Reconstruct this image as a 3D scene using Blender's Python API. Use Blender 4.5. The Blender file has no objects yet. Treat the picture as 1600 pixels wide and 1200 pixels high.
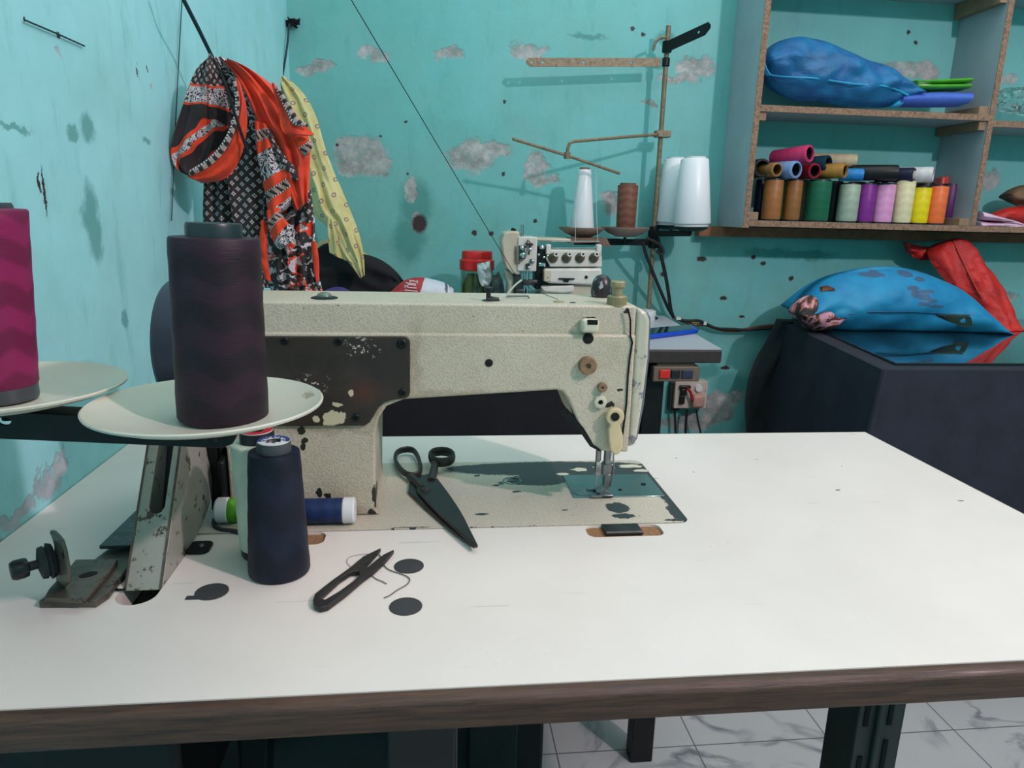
import bpy, math, random
from mathutils import Vector, Matrix, noise
random.seed(5)
S = bpy.context.scene
COL = S.collection
T = 0.76                                   # height of the sewing table top
PI = math.pi
# ------------------------------------------------------------------ camera
CF = 1101.8
CP, CR, CYW = 0.23975, 0.0255, -0.11342
CAM = Vector((0.3806, -0.3896, 0.2939 + T))
_r = Vector((math.cos(CYW), math.sin(CYW), 0)); _f = Vector((-math.sin(CYW), math.cos(CYW), 0)); _u = Vector((0, 0, 1))
F2 = _f * math.cos(CP) - _u * math.sin(CP); U2 = _u * math.cos(CP) + _f * math.sin(CP)
R3 = _r * math.cos(CR) + U2 * math.sin(CR); U3 = U2 * math.cos(CR) - _r * math.sin(CR)
cd = bpy.data.cameras.new('camera'); cam = bpy.data.objects.new('camera', cd); COL.objects.link(cam)
cd.sensor_fit = 'HORIZONTAL'; cd.sensor_width = 36; cd.lens = CF * 36 / 1600; cd.clip_start = 0.02
m3 = Matrix((R3, U3, -F2)).transposed()
cam.matrix_world = Matrix.Translation(CAM) @ m3.to_4x4()
S.camera = cam

# ------------------------------------------------------------------ light and exposure
S.view_settings.view_transform = 'Standard'; S.view_settings.look = 'None'
S.view_settings.exposure = 0.0; S.view_settings.gamma = 1.0; S.view_settings.use_curve_mapping = False
w = bpy.data.worlds.new('room_air'); S.world = w; w.use_nodes = True
w.node_tree.nodes['Background'].inputs[0].default_value = (0.70, 1.0, 0.87, 1)
w.node_tree.nodes['Background'].inputs[1].default_value = 0.62
ld = bpy.data.lights.new('bulb', 'POINT'); ld.energy = 113; ld.shadow_soft_size = 0.045; ld.color = (1.0, 0.745, 0.80)
lo = bpy.data.objects.new('bulb', ld); COL.objects.link(lo); lo.location = (1.8, -0.85, 1.48 + T)

la = bpy.data.lights.new('added_fill_light', 'AREA'); la.shape = 'RECTANGLE'; la.size = 1.6; la.size_y = 1.2; la.energy = 15; la.color = (.96, 1.0, .97)  # unseen soft fill light, added under the ceiling to lift the shadows
lao = bpy.data.objects.new('added_fill_light', la); COL.objects.link(lao); lao.location = (1.1, .9, 2.86)

def at(px, py, Y):
    "point of the plane y = Y seen at a photo pixel"
    d = R3 * ((px - 800) / CF) - U3 * ((py - 600) / CF) + F2
    return CAM + d * ((Y - CAM.y) / d.y)
def onz(px, py, Z=0.0):
    d = R3 * ((px - 800) / CF) - U3 * ((py - 600) / CF) + F2
    return CAM + d * ((Z + T - CAM.z) / d.z)
def onx(px, py, X=0.0):
    d = R3 * ((px - 800) / CF) - U3 * ((py - 600) / CF) + F2
    return CAM + d * ((X - CAM.x) / d.x)

# ------------------------------------------------------------------ materials
def lin(c):
    o = []
    for v in c[:3]:
        v /= 255.0
        o.append(v / 12.92 if v <= 0.04045 else ((v + 0.055) / 1.055) ** 2.4)
    return (o[0], o[1], o[2], 1)
class NT:
    def __init__(s, name):
        s.m = bpy.data.materials.new(name); s.m.use_nodes = True; s.t = s.m.node_tree
        s.b = s.t.nodes['Principled BSDF']
    def n(s, kind, **k):
        o = s.t.nodes.new('ShaderNode' + kind)
        for a, v in k.items(): setattr(o, a, v)
        return o
    def l(s, a, b): s.t.links.new(a, b)
    def sock(s, i, v):
        if hasattr(v, 'links') or isinstance(v, bpy.types.NodeSocket): s.l(v, i)
        else: i.default_value = v
    def math(s, op, a, b=0.0, c=None):
        o = s.n('Math', operation=op); s.sock(o.inputs[0], a); s.sock(o.inputs[1], b)
        if c is not None: s.sock(o.inputs[2], c)
        return o.outputs[0]
    def ramp(s, v, lo, hi, a=0.0, b=1.0):
        o = s.n('MapRange'); s.sock(o.inputs[0], v); o.inputs[1].default_value = lo; o.inputs[2].default_value = hi
        o.inputs[3].default_value = a; o.inputs[4].default_value = b; return o.outputs[0]
    def mix(s, f, a, b):
        o = s.n('Mix', data_type='RGBA'); s.sock(o.inputs[0], f)
        s.sock(o.inputs[6], a); s.sock(o.inputs[7], b); return o.outputs[2]
    def noise(s, co, scale, detail=4, rough=0.6, out=0, dist=0.0):
        o = s.n('TexNoise'); s.l(co, o.inputs['Vector']); o.inputs['Scale'].default_value = scale
        o.inputs['Detail'].default_value = detail; o.inputs['Roughness'].default_value = rough
        o.inputs['Distortion'].default_value = dist
        return o.outputs[out]
    def coord(s, kind='Object'): return s.n('TexCoord').outputs[kind]
    def scale(s, co, v):
        o = s.n('VectorMath', operation='MULTIPLY'); s.l(co, o.inputs[0]); o.inputs[1].default_value = v; return o.outputs[0]
    def xyz(s, co):
        o = s.n('SeparateXYZ'); s.l(co, o.inputs[0]); return o.outputs
    def bump(s, h, strength=0.3, dist=0.002, nrm=None):
        o = s.n('Bump'); s.l(h, o.inputs['Height']); o.inputs['Strength'].default_value = strength
        o.inputs['Distance'].default_value = dist
        if nrm: s.l(nrm, o.inputs['Normal'])
        s.l(o.outputs[0], s.b.inputs['Normal']); return o.outputs[0]
    def set(s, **k):
        nm = dict(color='Base Color', rough='Roughness', metal='Metallic', spec='Specular IOR Level', coat='Coat Weight', sheen='Sheen Weight',
                  trans='Transmission Weight', alpha='Alpha', ior='IOR', emis='Emission Color', es='Emission Strength')
        for a, v in k.items(): s.sock(s.b.inputs[nm[a]], v)
    def spots(s, co, lst, amp=0.01, nscale=40, edge=0.15, detail=4):
        "union of ragged ellipses; lst of (x,y,z,rx,ry,rz)"
        nz = s.noise(co, nscale, detail, 0.65, out=1)
        a = s.n('VectorMath', operation='SUBTRACT'); s.l(nz, a.inputs[0]); a.inputs[1].default_value = (.5, .5, .5)
        b = s.n('VectorMath', operation='MULTIPLY_ADD'); s.l(a.outputs[0], b.inputs[0]); b.inputs[1].default_value = (amp,) * 3; s.l(co, b.inputs[2])
        cur = None
        for (x, y, z, rx, ry, rz) in lst:
            c = s.n('VectorMath', operation='MULTIPLY_ADD'); s.l(b.outputs[0], c.inputs[0])
            c.inputs[1].default_value = (1 / rx, 1 / ry, 1 / rz); c.inputs[2].default_value = (-x / rx, -y / ry, -z / rz)
            d = s.n('VectorMath', operation='LENGTH'); s.l(c.outputs[0], d.inputs[0])
            v = d.outputs['Value']
            cur = v if cur is None else s.math('MINIMUM', cur, v)
        return s.ramp(cur, 1 - edge, 1 + edge, 1.0, 0.0)

def plain(name, c, rough=0.6, metal=0.0, var=0.12, vs=30, bump=0.0, bs=300, spec=0.5, sheen=0, coat=0, c2=None, wear=None, ws=60, wt=0.62):
    t = NT(name); co = t.coord()
    c = lin(c); dark = tuple(v * (1 - var) for v in c[:3]) + (1,) if c2 is None else lin(c2)
    col = t.mix(t.ramp(t.noise(co, vs, 3), .35, .65), dark, c)
    if wear is not None:
        wm = t.ramp(t.noise(co, ws, 6, .7), wt, wt + .03)
        col = t.mix(wm, col, lin(wear))
    t.set(color=col, rough=rough, metal=metal, spec=spec)
    if sheen: t.set(sheen=sheen)
    if coat: t.set(coat=coat)
    if bump: t.bump(t.noise(co, bs, 3), bump, 0.001)
    return t.m
def thread_mat(name, c, band=0.055, var=0.2, rough=0.5, lo=None, bmp=.3):
    t = NT(name); co = t.coord(); x = t.xyz(co)
    ang = t.math('ARCTAN2', x[1], x[0])
    k = t.math('ADD', t.math('MULTIPLY', x[2], 2 * PI / band), t.math('MULTIPLY', t.math('ABSOLUTE', t.math('SUBTRACT', t.math('FRACT', t.math('MULTIPLY', ang, .8)), .5)), 3.5))
    k = t.math('ADD', k, t.math('MULTIPLY', t.noise(co, 18, 2), 3.0))
    s = t.ramp(t.math('SINE', k), -.4, .4)
    cc = lin(c); dk = lin(lo) if lo else tuple(v * (1 - var) for v in cc[:3]) + (1,)
    col = t.mix(s, dk, cc)  # light and dark bands: sheen of the wound thread put into the colour
    st = t.noise(t.scale(co, (20, 20, 900)), 3, 3)
    col = t.mix(t.ramp(st, .3, .7, 0, .35), col, tuple(v * .6 for v in cc[:3]) + (1,))
    t.set(color=col, rough=rough, spec=.3)
    h = t.math('SINE', t.math('ADD', t.math('MULTIPLY', x[2], 7000), t.math('MULTIPLY', ang, 9.0)))
    t.bump(t.math('ADD', t.math('MULTIPLY', h, .15), st), bmp, 0.0005)
    return t.m
M = {}
M['black_metal'] = plain('black_metal', (24, 28, 30), .45, .5, .2, bump=.15, bs=150)
M['black_plastic'] = plain('black_plastic', (22, 24, 27), .4, 0, .1)
M['rubber'] = plain('dark_rubber', (52, 55, 58), .75, 0, .2, bump=.3, bs=200)
M['steel'] = plain('worn_steel', (150, 155, 158), .3, .9, .3, 80)
M['chrome'] = plain('chrome', (205, 208, 210), .15, 1, .1)
M['dark_steel'] = plain('oiled_steel', (88, 84, 84), .34, .85, .35, 50, wear=(120, 110, 100), wt=.66)
M['hole'] = plain('dark_hole', (8, 9, 10), .9)
M['cream_paint'] = plain('cream_enamel', (205, 203, 182), .4, 0, .1, 40)
M['white_plastic'] = plain('white_plastic', (215, 220, 222), .45, 0, .06)
M['cone_white'] = plain('white_thread', (226, 232, 236), .35, 0, .04, 10, bump=.1, bs=500)
M['cardboard'] = plain('cardboard_tube', (120, 95, 80), .8, 0, .2, bump=.2)
M['brown_knob'] = plain('brown_bakelite', (140, 112, 84), .6, 0, .3, 200, bump=.3, bs=400)
M['brass'] = plain('aged_nickel', (168, 156, 120), .45, .35, .25, 100)

# ------------------------------------------------------------------ mesh building
W = {}
class MB:
    def __init__(s): s.v = []; s.f = []; s.m = []; s.uv = {}; s.flat = set()
    def vert(s, p): s.v.append(Vector(p)); return len(s.v) - 1
    def face(s, ids, mi=0): s.f.append(tuple(ids)); s.m.append(mi)
    def add(s, vs, fs, mi=0):
        o = len(s.v); s.v += [Vector(p) for p in vs]
        for f in fs: s.f.append(tuple(o + i for i in f)); s.m.append(mi)
        return s
    def box(s, a, b, mi=0, rot=None, piv=None):
        x0, y0, z0 = a; x1, y1, z1 = b
        vs = [Vector(p) for p in ((x0,y0,z0),(x1,y0,z0),(x1,y1,z0),(x0,y1,z0),(x0,y0,z1),(x1,y0,z1),(x1,y1,z1),(x0,y1,z1))]
        if rot is not None:
            c = Vector(piv) if piv is not None else (Vector(a) + Vector(b)) / 2
            vs = [c + rot @ (v - c) for v in vs]
        return s.add(vs, [(0,3,2,1),(4,5,6,7),(0,1,5,4),(1,2,6,5),(2,3,7,6),(3,0,4,7)], mi)
    def beam(s, p0, p1, wd, ht, mi=0, up=(0,0,1)):
        p0, p1 = Vector(p0), Vector(p1); d = (p1 - p0).normalized(); sd = d.cross(Vector(up)).normalized(); u = sd.cross(d)
        vs = []
        for p in (p0, p1):
            for a, b in ((-1,-1),(1,-1),(1,1),(-1,1)): vs.append(p + sd * a * wd / 2 + u * b * ht / 2)
        return s.add(vs, [(3,2,1,0),(4,5,6,7),(0,1,5,4),(1,2,6,5),(2,3,7,6),(3,0,4,7)], mi)
    def lathe(s, prof, o=(0,0,0), ax=(0,0,1), seg=32, mi=0, closed=False):
        "prof: list of (radius, height); revolved about ax through o"
        o = Vector(o); a = Vector(ax).normalized(); q = Vector((0,0,1)).rotation_difference(a)
        rings = []
        for r, h in prof:
            if r < 1e-6: rings.append([s.vert(o + a * h)])
            else: rings.append([s.vert(o + q @ Vector((r * math.cos(2*PI*i/seg), r * math.sin(2*PI*i/seg), h))) for i in range(seg)])
        pr = list(zip(rings, rings[1:])) + ([(rings[-1], rings[0])] if closed else [])
        for A, B in pr:
            for i in range(seg):
                j = (i + 1) % seg
                if len(A) == 1 and len(B) == 1: continue
                if len(A) == 1: s.face((A[0], B[j], B[i]), mi)
                elif len(B) == 1: s.face((A[i], A[j], B[0]), mi)
                else: s.face((A[i], A[j], B[j], B[i]), mi)
        return s
    def cyl(s, p0, p1, r0, r1=None, seg=24, mi=0):
        p0, p1 = Vector(p0), Vector(p1); r1 = r0 if r1 is None else r1
        L = (p1 - p0).length
        return s.lathe([(0, 0), (r0, 0), (r1, L), (0, L)], p0, p1 - p0, seg, mi)
    def tube(s, pts, r, seg=8, mi=0, r2=None):
        pts = [Vector(p) for p in pts]; n = len(pts); rings = []; up = Vector((0.13, 0.31, 0.94))
        for i, p in enumerate(pts):
            d = (pts[min(i+1, n-1)] - pts[max(i-1, 0)]).normalized()
            a = up - d * up.dot(d)
            if a.length < 1e-3: a = d.orthogonal()
            a.normalize(); b = d.cross(a); up = a
            rr = r if r2 is None else r + (r2 - r) * i / (n - 1)
            rings.append([s.vert(p + (a * math.cos(2*PI*k/seg) + b * math.sin(2*PI*k/seg)) * rr) for k in range(seg)])
        for A, B in zip(rings, rings[1:]):
            for k in range(seg): s.face((A[k], A[(k+1)%seg], B[(k+1)%seg], B[k]), mi)
        s.face(rings[0][::-1], mi); s.face(rings[-1], mi)
        return s
    def prism(s, poly, o, ax, ay, d, mi=0):
        "poly in the (ax, ay) frame at o, extruded by vector d"
        o, ax, ay, d = Vector(o), Vector(ax), Vector(ay), Vector(d)
        n = len(poly); a = [s.vert(o + ax * x + ay * y) for x, y in poly]; b = [s.vert(o + ax * x + ay * y + d) for x, y in poly]
        s.face(a[::-1], mi); s.face(b, mi)
        for i in range(n): s.face((a[i], a[(i+1)%n], b[(i+1)%n], b[i]), mi)
        return s
    def build(s, name, mat, parent=None, smooth=True, bevel=0, seg=2, angle=38, sub=0, local=False):
        me = bpy.data.meshes.new(name)
        vs = s.v
        if parent is not None and not local:
            Wi = W[parent.name].inverted(); vs = [Wi @ v for v in vs]
        me.from_pydata([tuple(v) for v in vs], [], s.f)
        mats = mat if isinstance(mat, (list, tuple)) else [mat]
        for mm in mats: me.materials.append(mm)
        me.polygons.foreach_set('material_index', s.m)
        import bmesh
        bm = bmesh.new(); bm.from_mesh(me)
        bmesh.ops.recalc_face_normals(bm, faces=bm.faces)
        if smooth:
            for f in bm.faces: f.smooth = True
            lim = math.radians(angle)
            for e in bm.edges:
                if len(e.link_faces) == 2 and e.calc_face_angle(0) > lim: e.smooth = False
        bm.to_mesh(me); bm.free()
        if s.uv:
            ul = me.uv_layers.new(name='UVMap')
            for lp in me.loops: ul.data[lp.index].uv = s.uv.get(lp.vertex_index, (0, 0))
        o = bpy.data.objects.new(name, me); COL.objects.link(o)
        if parent is not None: o.parent = parent; W[o.name] = W[parent.name].copy()
        else: W[o.name] = Matrix.Identity(4)
        if bevel:
            b = o.modifiers.new('bevel', 'BEVEL'); b.width = bevel; b.segments = seg; b.limit_method = 'ANGLE'; b.angle_limit = math.radians(40); b.use_clamp_overlap = True
        if sub:
            u = o.modifiers.new('sub', 'SUBSURF'); u.levels = sub; u.render_levels = sub
        return o
def tag(o, label=None, cat=None, group=None, kind=None):
    if label: o['label'] = label
    if cat: o['category'] = cat
    if group: o['group'] = group
    if kind: o['kind'] = kind
    return o
def thing(name, label, cat, loc=(0,0,0), rot=None, group=None):
    o = bpy.data.objects.new(name, None); COL.objects.link(o); o.empty_display_size = .02
    m = Matrix.Translation(Vector(loc)) @ (rot.to_4x4() if rot is not None else Matrix.Identity(4))
    o.matrix_world = m; W[o.name] = m
    return tag(o, label, cat, group)
def struct(o): o['kind'] = 'structure'; return o
def axrot(d):
    return Vector((0,0,1)).rotation_difference(Vector(d)).to_matrix()
def resample(pts, n):
    pts = [Vector(p) for p in pts]; d = [0]
    for a, b in zip(pts, pts[1:]): d.append(d[-1] + (b - a).length)
    out = []
    for i in range(n + 1):
        t = d[-1] * i / n; k = 0
        while k < len(pts) - 2 and d[k+1] < t: k += 1
        sg = (t - d[k]) / max(d[k+1] - d[k], 1e-9); out.append(pts[k].lerp(pts[k+1], min(max(sg, 0), 1)))
    return out
def smoothpts(pts, it=2):
    pts = [Vector(p) for p in pts]
    for _ in range(it):
        q = [pts[0]]
        for a, b in zip(pts, pts[1:]): q += [a.lerp(b, .25), a.lerp(b, .75)]
        q.append(pts[-1]); pts = q
    return pts
def sheet(A, B, N, Mx, nrm, front, back, folds=(), crump=0, cs=20, seed=0, pw=.5, endt=.0, floor=None, smooth=2):
    """closed body between the two edge lines A and B (lists of points): bulges by `front` along nrm and `back` the other way."""
    mb = MB(); A = resample(smoothpts(A, smooth), N); B = resample(smoothpts(B, smooth), N); nrm = Vector(nrm).normalized()
    mb.uv = {}
    len_t = sum((A[i+1] - A[i]).length for i in range(N)); wd = max((A[i] - B[i]).length for i in range(N + 1)) or 1
    for side in (1, -1):
        g = []
        for i in range(N + 1):
            t = i / N; row = []
            et = 1.0 if not endt else min(1, (math.sin(PI * t) ** .5) / endt) if 0 < t < 1 else 0
            for j in range(Mx + 1):
                u = j / Mx; P = A[i].lerp(B[i], u)
                e = max(math.sin(PI * u), 0) ** pw
                dsp = (front if side > 0 else back) * e * et
                fo = 0
                for (am, k, kt, ph) in folds: fo += am * math.sin(k * u * 2 * PI + kt * t * 2 * PI + ph)
                fo *= min(1, 4 * e) 
                if crump:
                    nv = noise.noise_vector((P + Vector((seed, seed * .7, 0))) * cs)
                    P = P + nv * crump * e * et
                    fo += crump * 1.2 * (abs(noise.noise((P + Vector((seed * 2, 3, seed))) * cs * 1.7)) * 2 - .5) * e * et
                Q = P + nrm * (side * dsp + (fo if side > 0 else fo * .6))
                if floor is not None and Q.z < floor: Q.z = floor
                row.append(mb.vert(Q)); mb.uv[row[-1]] = (u * wd, t * len_t)
            g.append(row)
        for i in range(N):
            for j in range(Mx):
                q = (g[i][j], g[i][j+1], g[i+1][j+1], g[i+1][j]); mb.face(q if side > 0 else q[::-1])
        if side > 0: G = g
        else:
            for i in range(N):
                mb.face((G[i][0], G[i+1][0], g[i+1][0], g[i][0])); mb.face((G[i][Mx], g[i][Mx], g[i+1][Mx], G[i+1][Mx]))
            for j in range(Mx):
                mb.face((G[0][j], g[0][j], g[0][j+1], G[0][j+1])); mb.face((G[N][j], G[N][j+1], g[N][j+1], g[N][j]))
    return mb
# ================================================================== THE ROOM
WY = 1.68
def wall_mat(name, base, dark, spots_grey, spots_dark, spots_teal, ax, gk=((122, 130, 126), (184, 188, 188))):
    t = NT(name); co = t.coord()
    big = t.noise(co, 1.6, 4, .6); mid = t.noise(co, 7, 5, .65)
    col = t.mix(t.ramp(big, .35, .65), lin(dark), lin(base))
    col = t.mix(t.ramp(mid, .45, .75, 0, .35), col, lin((128, 186, 178)))
    mottling = t.ramp(t.noise(co, 3.1, 6, .7), .42, .62)
    z_ = t.ramp(t.xyz(co)[2], .5, 1.5, 1.0, .35)
    col = t.mix(t.math('MULTIPLY', t.math('MULTIPLY', mottling, z_), .55 if ax else .2), col, lin((104, 150, 134)))  # patchy grey-green tone, stronger towards the bottom of the wall
    # brushed and rubbed streaks
    st = t.noise(t.scale(co, (9, 9, 2.2)), 3, 5, .7)
    col = t.mix(t.ramp(st, .55, .8, 0, .45), col, lin((74, 152, 146)))
    pk = t.ramp(t.noise(co, 26, 6, .75), .70, .74)
    col = t.mix(t.math('MULTIPLY', pk, t.ramp(mid, .5, .6)), col, lin((120, 150, 148)))
    if spots_teal: col = t.mix(t.math('MULTIPLY', t.spots(co, spots_teal, .05, 22, .3, 6), .6), col, lin((48, 122, 116)))
    h = t.math('MULTIPLY', t.noise(co, 55, 6, .6), .35)
    if spots_grey:
        g = t.spots(co, spots_grey, .105, 15, .13, 8)
        gc = t.mix(t.ramp(t.noise(co, 30, 5, .7), .35, .65), lin(gk[0]), lin(gk[1]))
        g2 = t.math('MULTIPLY', g, t.ramp(t.noise(co, 60, 5, .7), .3, .45))
        col = t.mix(g2, col, gc); h = t.math('SUBTRACT', h, t.math('MULTIPLY', g, .6))
    if spots_dark:
        g = t.spots(co, spots_dark, .012, 120, .2, 3)
        col = t.mix(g, col, lin((62, 46, 48))); h = t.math('SUBTRACT', h, g)
    t.set(color=col, rough=.55, spec=.3)
    t.bump(h, .5, .004)
    return t.m
def wsp(px, py, wx_, hz, k=1.885/1101.8*1.1):
    p = at(px, py, WY); return (p.x, p.y, p.z, wx_ * k, .3, hz * k)
G = [wsp(562,246,40,26), wsp(590,262,24,14), wsp(736,246,38,24), wsp(762,236,30,16), wsp(838,266,20,22), wsp(850,282,22,8), wsp(588,88,24,9),
     wsp(492,105,24,8), wsp(826,80,28,9), wsp(700,84,24,9), wsp(1090,108,30,14), wsp(1060,128,30,8), wsp(1404,104,28,12), wsp(1448,112,22,14), wsp(655,350,13,15),
     wsp(955,318,14,18), wsp(1545,280,18,14), wsp(1575,125,22,10), wsp(645,300,10,14), wsp(1120,640,26,30), wsp(1075,660,60,14), wsp(1150,620,18,10), wsp(1560,470,30,14), wsp(1012,160,10,5)]
D = [wsp(655,350,11,14), wsp(1177,402,4,4), wsp(1192,412,4,3), wsp(1236,435,4,4), wsp(1420,50,3,3), wsp(1431,67,3,3), wsp(1130,466,6,3), wsp(1159,495,5,2), wsp(1096,405,8,4),
     wsp(741,364,4,4), wsp(767,365,4,3), wsp(786,272,3,3), wsp(836,345,3,3), wsp(1035,428,3,4), wsp(634,190,2,2), wsp(637,272,2,2), wsp(988,45,3,3), wsp(1005,54,3,3), wsp(526,226,2,2),
     wsp(788,159,2,3), wsp(594,213,2,2), wsp(1099,552,4,3), wsp(1133,575,8,3)]
TE = [wsp(650,320,24,34), wsp(638,375,24,34), wsp(1040,60,14,10), wsp(920,58,28,4), wsp(1105,580,24,14), wsp(1200,395,40,8), wsp(1260,398,50,8), wsp(1140,600,30,22)]
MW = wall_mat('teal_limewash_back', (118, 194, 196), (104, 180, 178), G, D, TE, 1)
def lsp(px, py, wy, hz, k=.0011):
    p = onx(px, py); return (0, p.y, p.z, .3, wy * k, hz * k)
GL = [lsp(82,745,26,10), lsp(60,768,30,8), lsp(97,722,8,14), lsp(30,800,30,8), lsp(10,822,30,8), lsp(92,62,4,7), lsp(216,114,3,7), lsp(236,130,5,3)]
TL = [lsp(137,200,17,13), lsp(110,205,12,7), lsp(142,335,16,30), lsp(150,370,12,26), lsp(228,220,14,4), lsp(22,198,26,3), lsp(195,498,8,12)]
DL = [lsp(61,285,1.5,9), lsp(69,300,2,20), lsp(91,55,3,3), lsp(214,112,2,5), lsp(230,108,1.5,4), lsp(38,31,2,3)]
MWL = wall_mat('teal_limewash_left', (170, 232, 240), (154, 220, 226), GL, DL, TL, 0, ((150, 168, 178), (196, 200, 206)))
b = MB().box((-.15, WY, 0), (3.4, WY + .12, 2.9)); struct(b.build('wall_back', MW, smooth=False))
b = MB().box((-.15, -2.4, 0), (0, WY, 2.9)); struct(b.build('wall_left', MWL, smooth=False))
MR = plain('teal_limewash_far', (96, 182, 178), .7, 0, .12, 3)
struct(MB().box((-.15, -2.52, 0), (3.4, -2.4, 2.9)).build('wall_near', MR, smooth=False))
struct(MB().box((3.4, -2.52, 0), (3.52, WY + .12, 2.9)).build('wall_right', MR, smooth=False))
struct(MB().box((-.15, -2.52, 2.9), (3.52, WY + .12, 3.0)).build('ceiling', plain('whitewashed_ceiling', (226, 228, 222), .8, 0, .05, 3), smooth=False))
t = NT('white_marble_tile'); co = t.coord(); x = t.xyz(co)
v = t.n('TexNoise'); t.l(co, v.inputs['Vector']); v.inputs['Scale'].default_value = 3.2; v.inputs['Detail'].default_value = 7; v.inputs['Distortion'].default_value = 1.6
vein = t.ramp(t.math('ABSOLUTE', t.math('SUBTRACT', v.outputs[0], .5)), 0, .045, 1, 0)
vein = t.math('MULTIPLY', vein, t.ramp(t.noise(co, 4, 3), .42, .58))
col = t.mix(vein, t.mix(t.noise(co, 5, 4), lin((168, 172, 174)), lin((184, 187, 188))), lin((108, 112, 120)))
def grout(c, off, sp):
    a = t.math('ABSOLUTE', t.math('SUBTRACT', t.math('FRACT', t.math('MULTIPLY', t.math('ADD', c, off), 1 / sp)), .5))
    return t.ramp(a, .494, .497, 0, 1)
g = t.math('MAXIMUM', grout(x[0], -1.198, .287), grout(x[1], -.789, .287)); col = t.mix(g, col, lin((92, 94, 94)))
t.set(color=col, rough=.22, spec=.5)
b = MB().box((-.15, -2.4, -.06), (3.4, WY + .12, 0)); struct(b.build('floor', t.m, smooth=False))

# ================================================================== SEWING TABLE
t = NT('cream_laminate'); co = t.coord()
k = lambda p, a, b2: (p.x, p.y, p.z, a, b2, .05)
col = t.mix(t.ramp(t.noise(co, 6, 4), .35, .65), lin((216, 211, 204)), lin((223, 218, 211)))
specks = t.ramp(t.noise(co, 75, 2, .5), .80, .815)
col = t.mix(specks, col, lin((70, 66, 60)))
sc = t.ramp(t.noise(t.scale(co, (6, 90, 1)), 2, 3, .5), .735, .75, 0, .35)
col = t.mix(sc, col, lin((150, 155, 148)))
mk = t.spots(co, [k(onz(1291,737), .003, .002), k(onz(1370,735), .006, .0018), k(onz(1525,845), .002, .002), k(onz(565,1000), .003, .0014), k(onz(845,1038), .004, .001),
    k(onz(125,962), .014, .001), k(onz(1415,707), .006, .003), k(onz(300,889), .0015, .0015), k(onz(278,937), .0012, .0012), k(onz(494,890), .001, .001), k(onz(675,912), .001, .001), k(onz(1334,703), .003, .001),
    k(onz(1372,817), .002, .001), k(onz(1040,695), .04, .0006), k(onz(1000,820), .02,.0006)], .004, 250, .15, 3)
col = t.mix(mk, col, lin((72, 64, 56)))
t.set(color=col, rough=t.ramp(t.noise(co, 9, 4), .3, .7, .26, .40), spec=.45)
M['laminate'] = t.m
t = NT('dark_edge_wood'); co = t.coord()
gr = t.noise(t.scale(co, (3, 40, 60)), 6, 8, .7, dist=.6)
col = t.mix(t.ramp(gr, .3, .7), lin((36, 23, 18)), lin((88, 60, 45)))
scr = t.ramp(t.noise(t.scale(co, (60, 20, 14)), 4, 6, .8), .68, .72); col = t.mix(scr, col, lin((120, 92, 74)))
t.set(color=col, rough=t.ramp(t.noise(co, 30, 5), .3, .7, .3, .55)); t.bump(gr, .4, .002)
M['edge_wood'] = t.m
TW, TD = .9934, .5142
from mathutils.geometry import tessellate_polygon
def rrect(x0, y0, x1, y1, r, n=6):
    o = []
    for cx, cy, a in ((x1-r, y0+r, -90), (x1-r, y1-r, 0), (x0+r, y1-r, 90), (x0+r, y0+r, 180)):
        for i in range(n + 1):
            q = math.radians(a + 90 * i / n); o.append((cx + r * math.cos(q), cy + r * math.sin(q)))
    return o
def plate(mb, outer, holes, z0, z1, mi=0):
    loops = [outer] + holes
    tri = tessellate_polygon([[Vector((x, y, 0)) for x, y in l] for l in loops])
    flat = [p for l in loops for p in l]
    top = [mb.vert((x, y, z1)) for x, y in flat]; bot = [mb.vert((x, y, z0)) for x, y in flat]
    for f in tri: mb.face([top[i] for i in f], mi); mb.face([bot[i] for i in f][::-1], mi)
    o = 0
    for l in loops:
        n = len(l)
        for i in range(n): a, b2 = o + i, o + (i + 1) % n; mb.face((top[a], top[b2], bot[b2], bot[a]), mi)
        o += n
    return mb
def ell(cx, cy, rx, ry, n=24, rot=0):
    return [(cx + rx*math.cos(2*PI*i/n)*math.cos(rot) - ry*math.sin(2*PI*i/n)*math.sin(rot), cy + rx*math.cos(2*PI*i/n)*math.sin(rot) + ry*math.sin(2*PI*i/n)*math.cos(rot)) for i in range(n)]
BX0, BX1, BY0, BY1 = .155, .631, .231, .409
table = thing('sewing_table', 'cream laminate sewing table with thick dark brown wooden edge in the foreground', 'table', (0.5, .25, 0))
cut = [rrect(BX0-.001, BY0-.001, BX1+.001, BY1+.001, .012), rrect(.5245, .2045, .5985, .2295, .008), rrect(.212, .2045, .2815, .2295, .008), rrect(.138, .112, .168, .22, .0149)]
mb = MB(); plate(mb, [(0.001, 0), (TW, 0), (TW, TD), (0.001, TD)], cut, T - .0215, T)
mb.build('tabletop', M['laminate'], table, smooth=False)
mb = MB()
n = 10; prof = [(0, -.001), (-.005, -.0005), (-.0085, -.0025), (-.0105, -.006), (-.0105, -.0215), (-.0085, -.0235), (0, -.0235)]
a = [mb.vert((0.001, y, T + z)) for y, z in prof]; c = [mb.vert((TW + .003, y, T + z)) for y, z in prof]
mb.face(a); mb.face(c[::-1])
for i in range(len(prof)): j = (i + 1) % len(prof); mb.face((a[i], a[j], c[j], c[i]))
mb.build('edge_band', M['edge_wood'], table)
MB().box((TW, 0, T - .0215), (TW + .003, TD + .003, T - .0008)).build('edge_band', M['edge_wood'], table)
MB().box((0.001, TD, T - .0215), (TW, TD + .003, T - .0008)).build('edge_band', M['edge_wood'], table)
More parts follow.
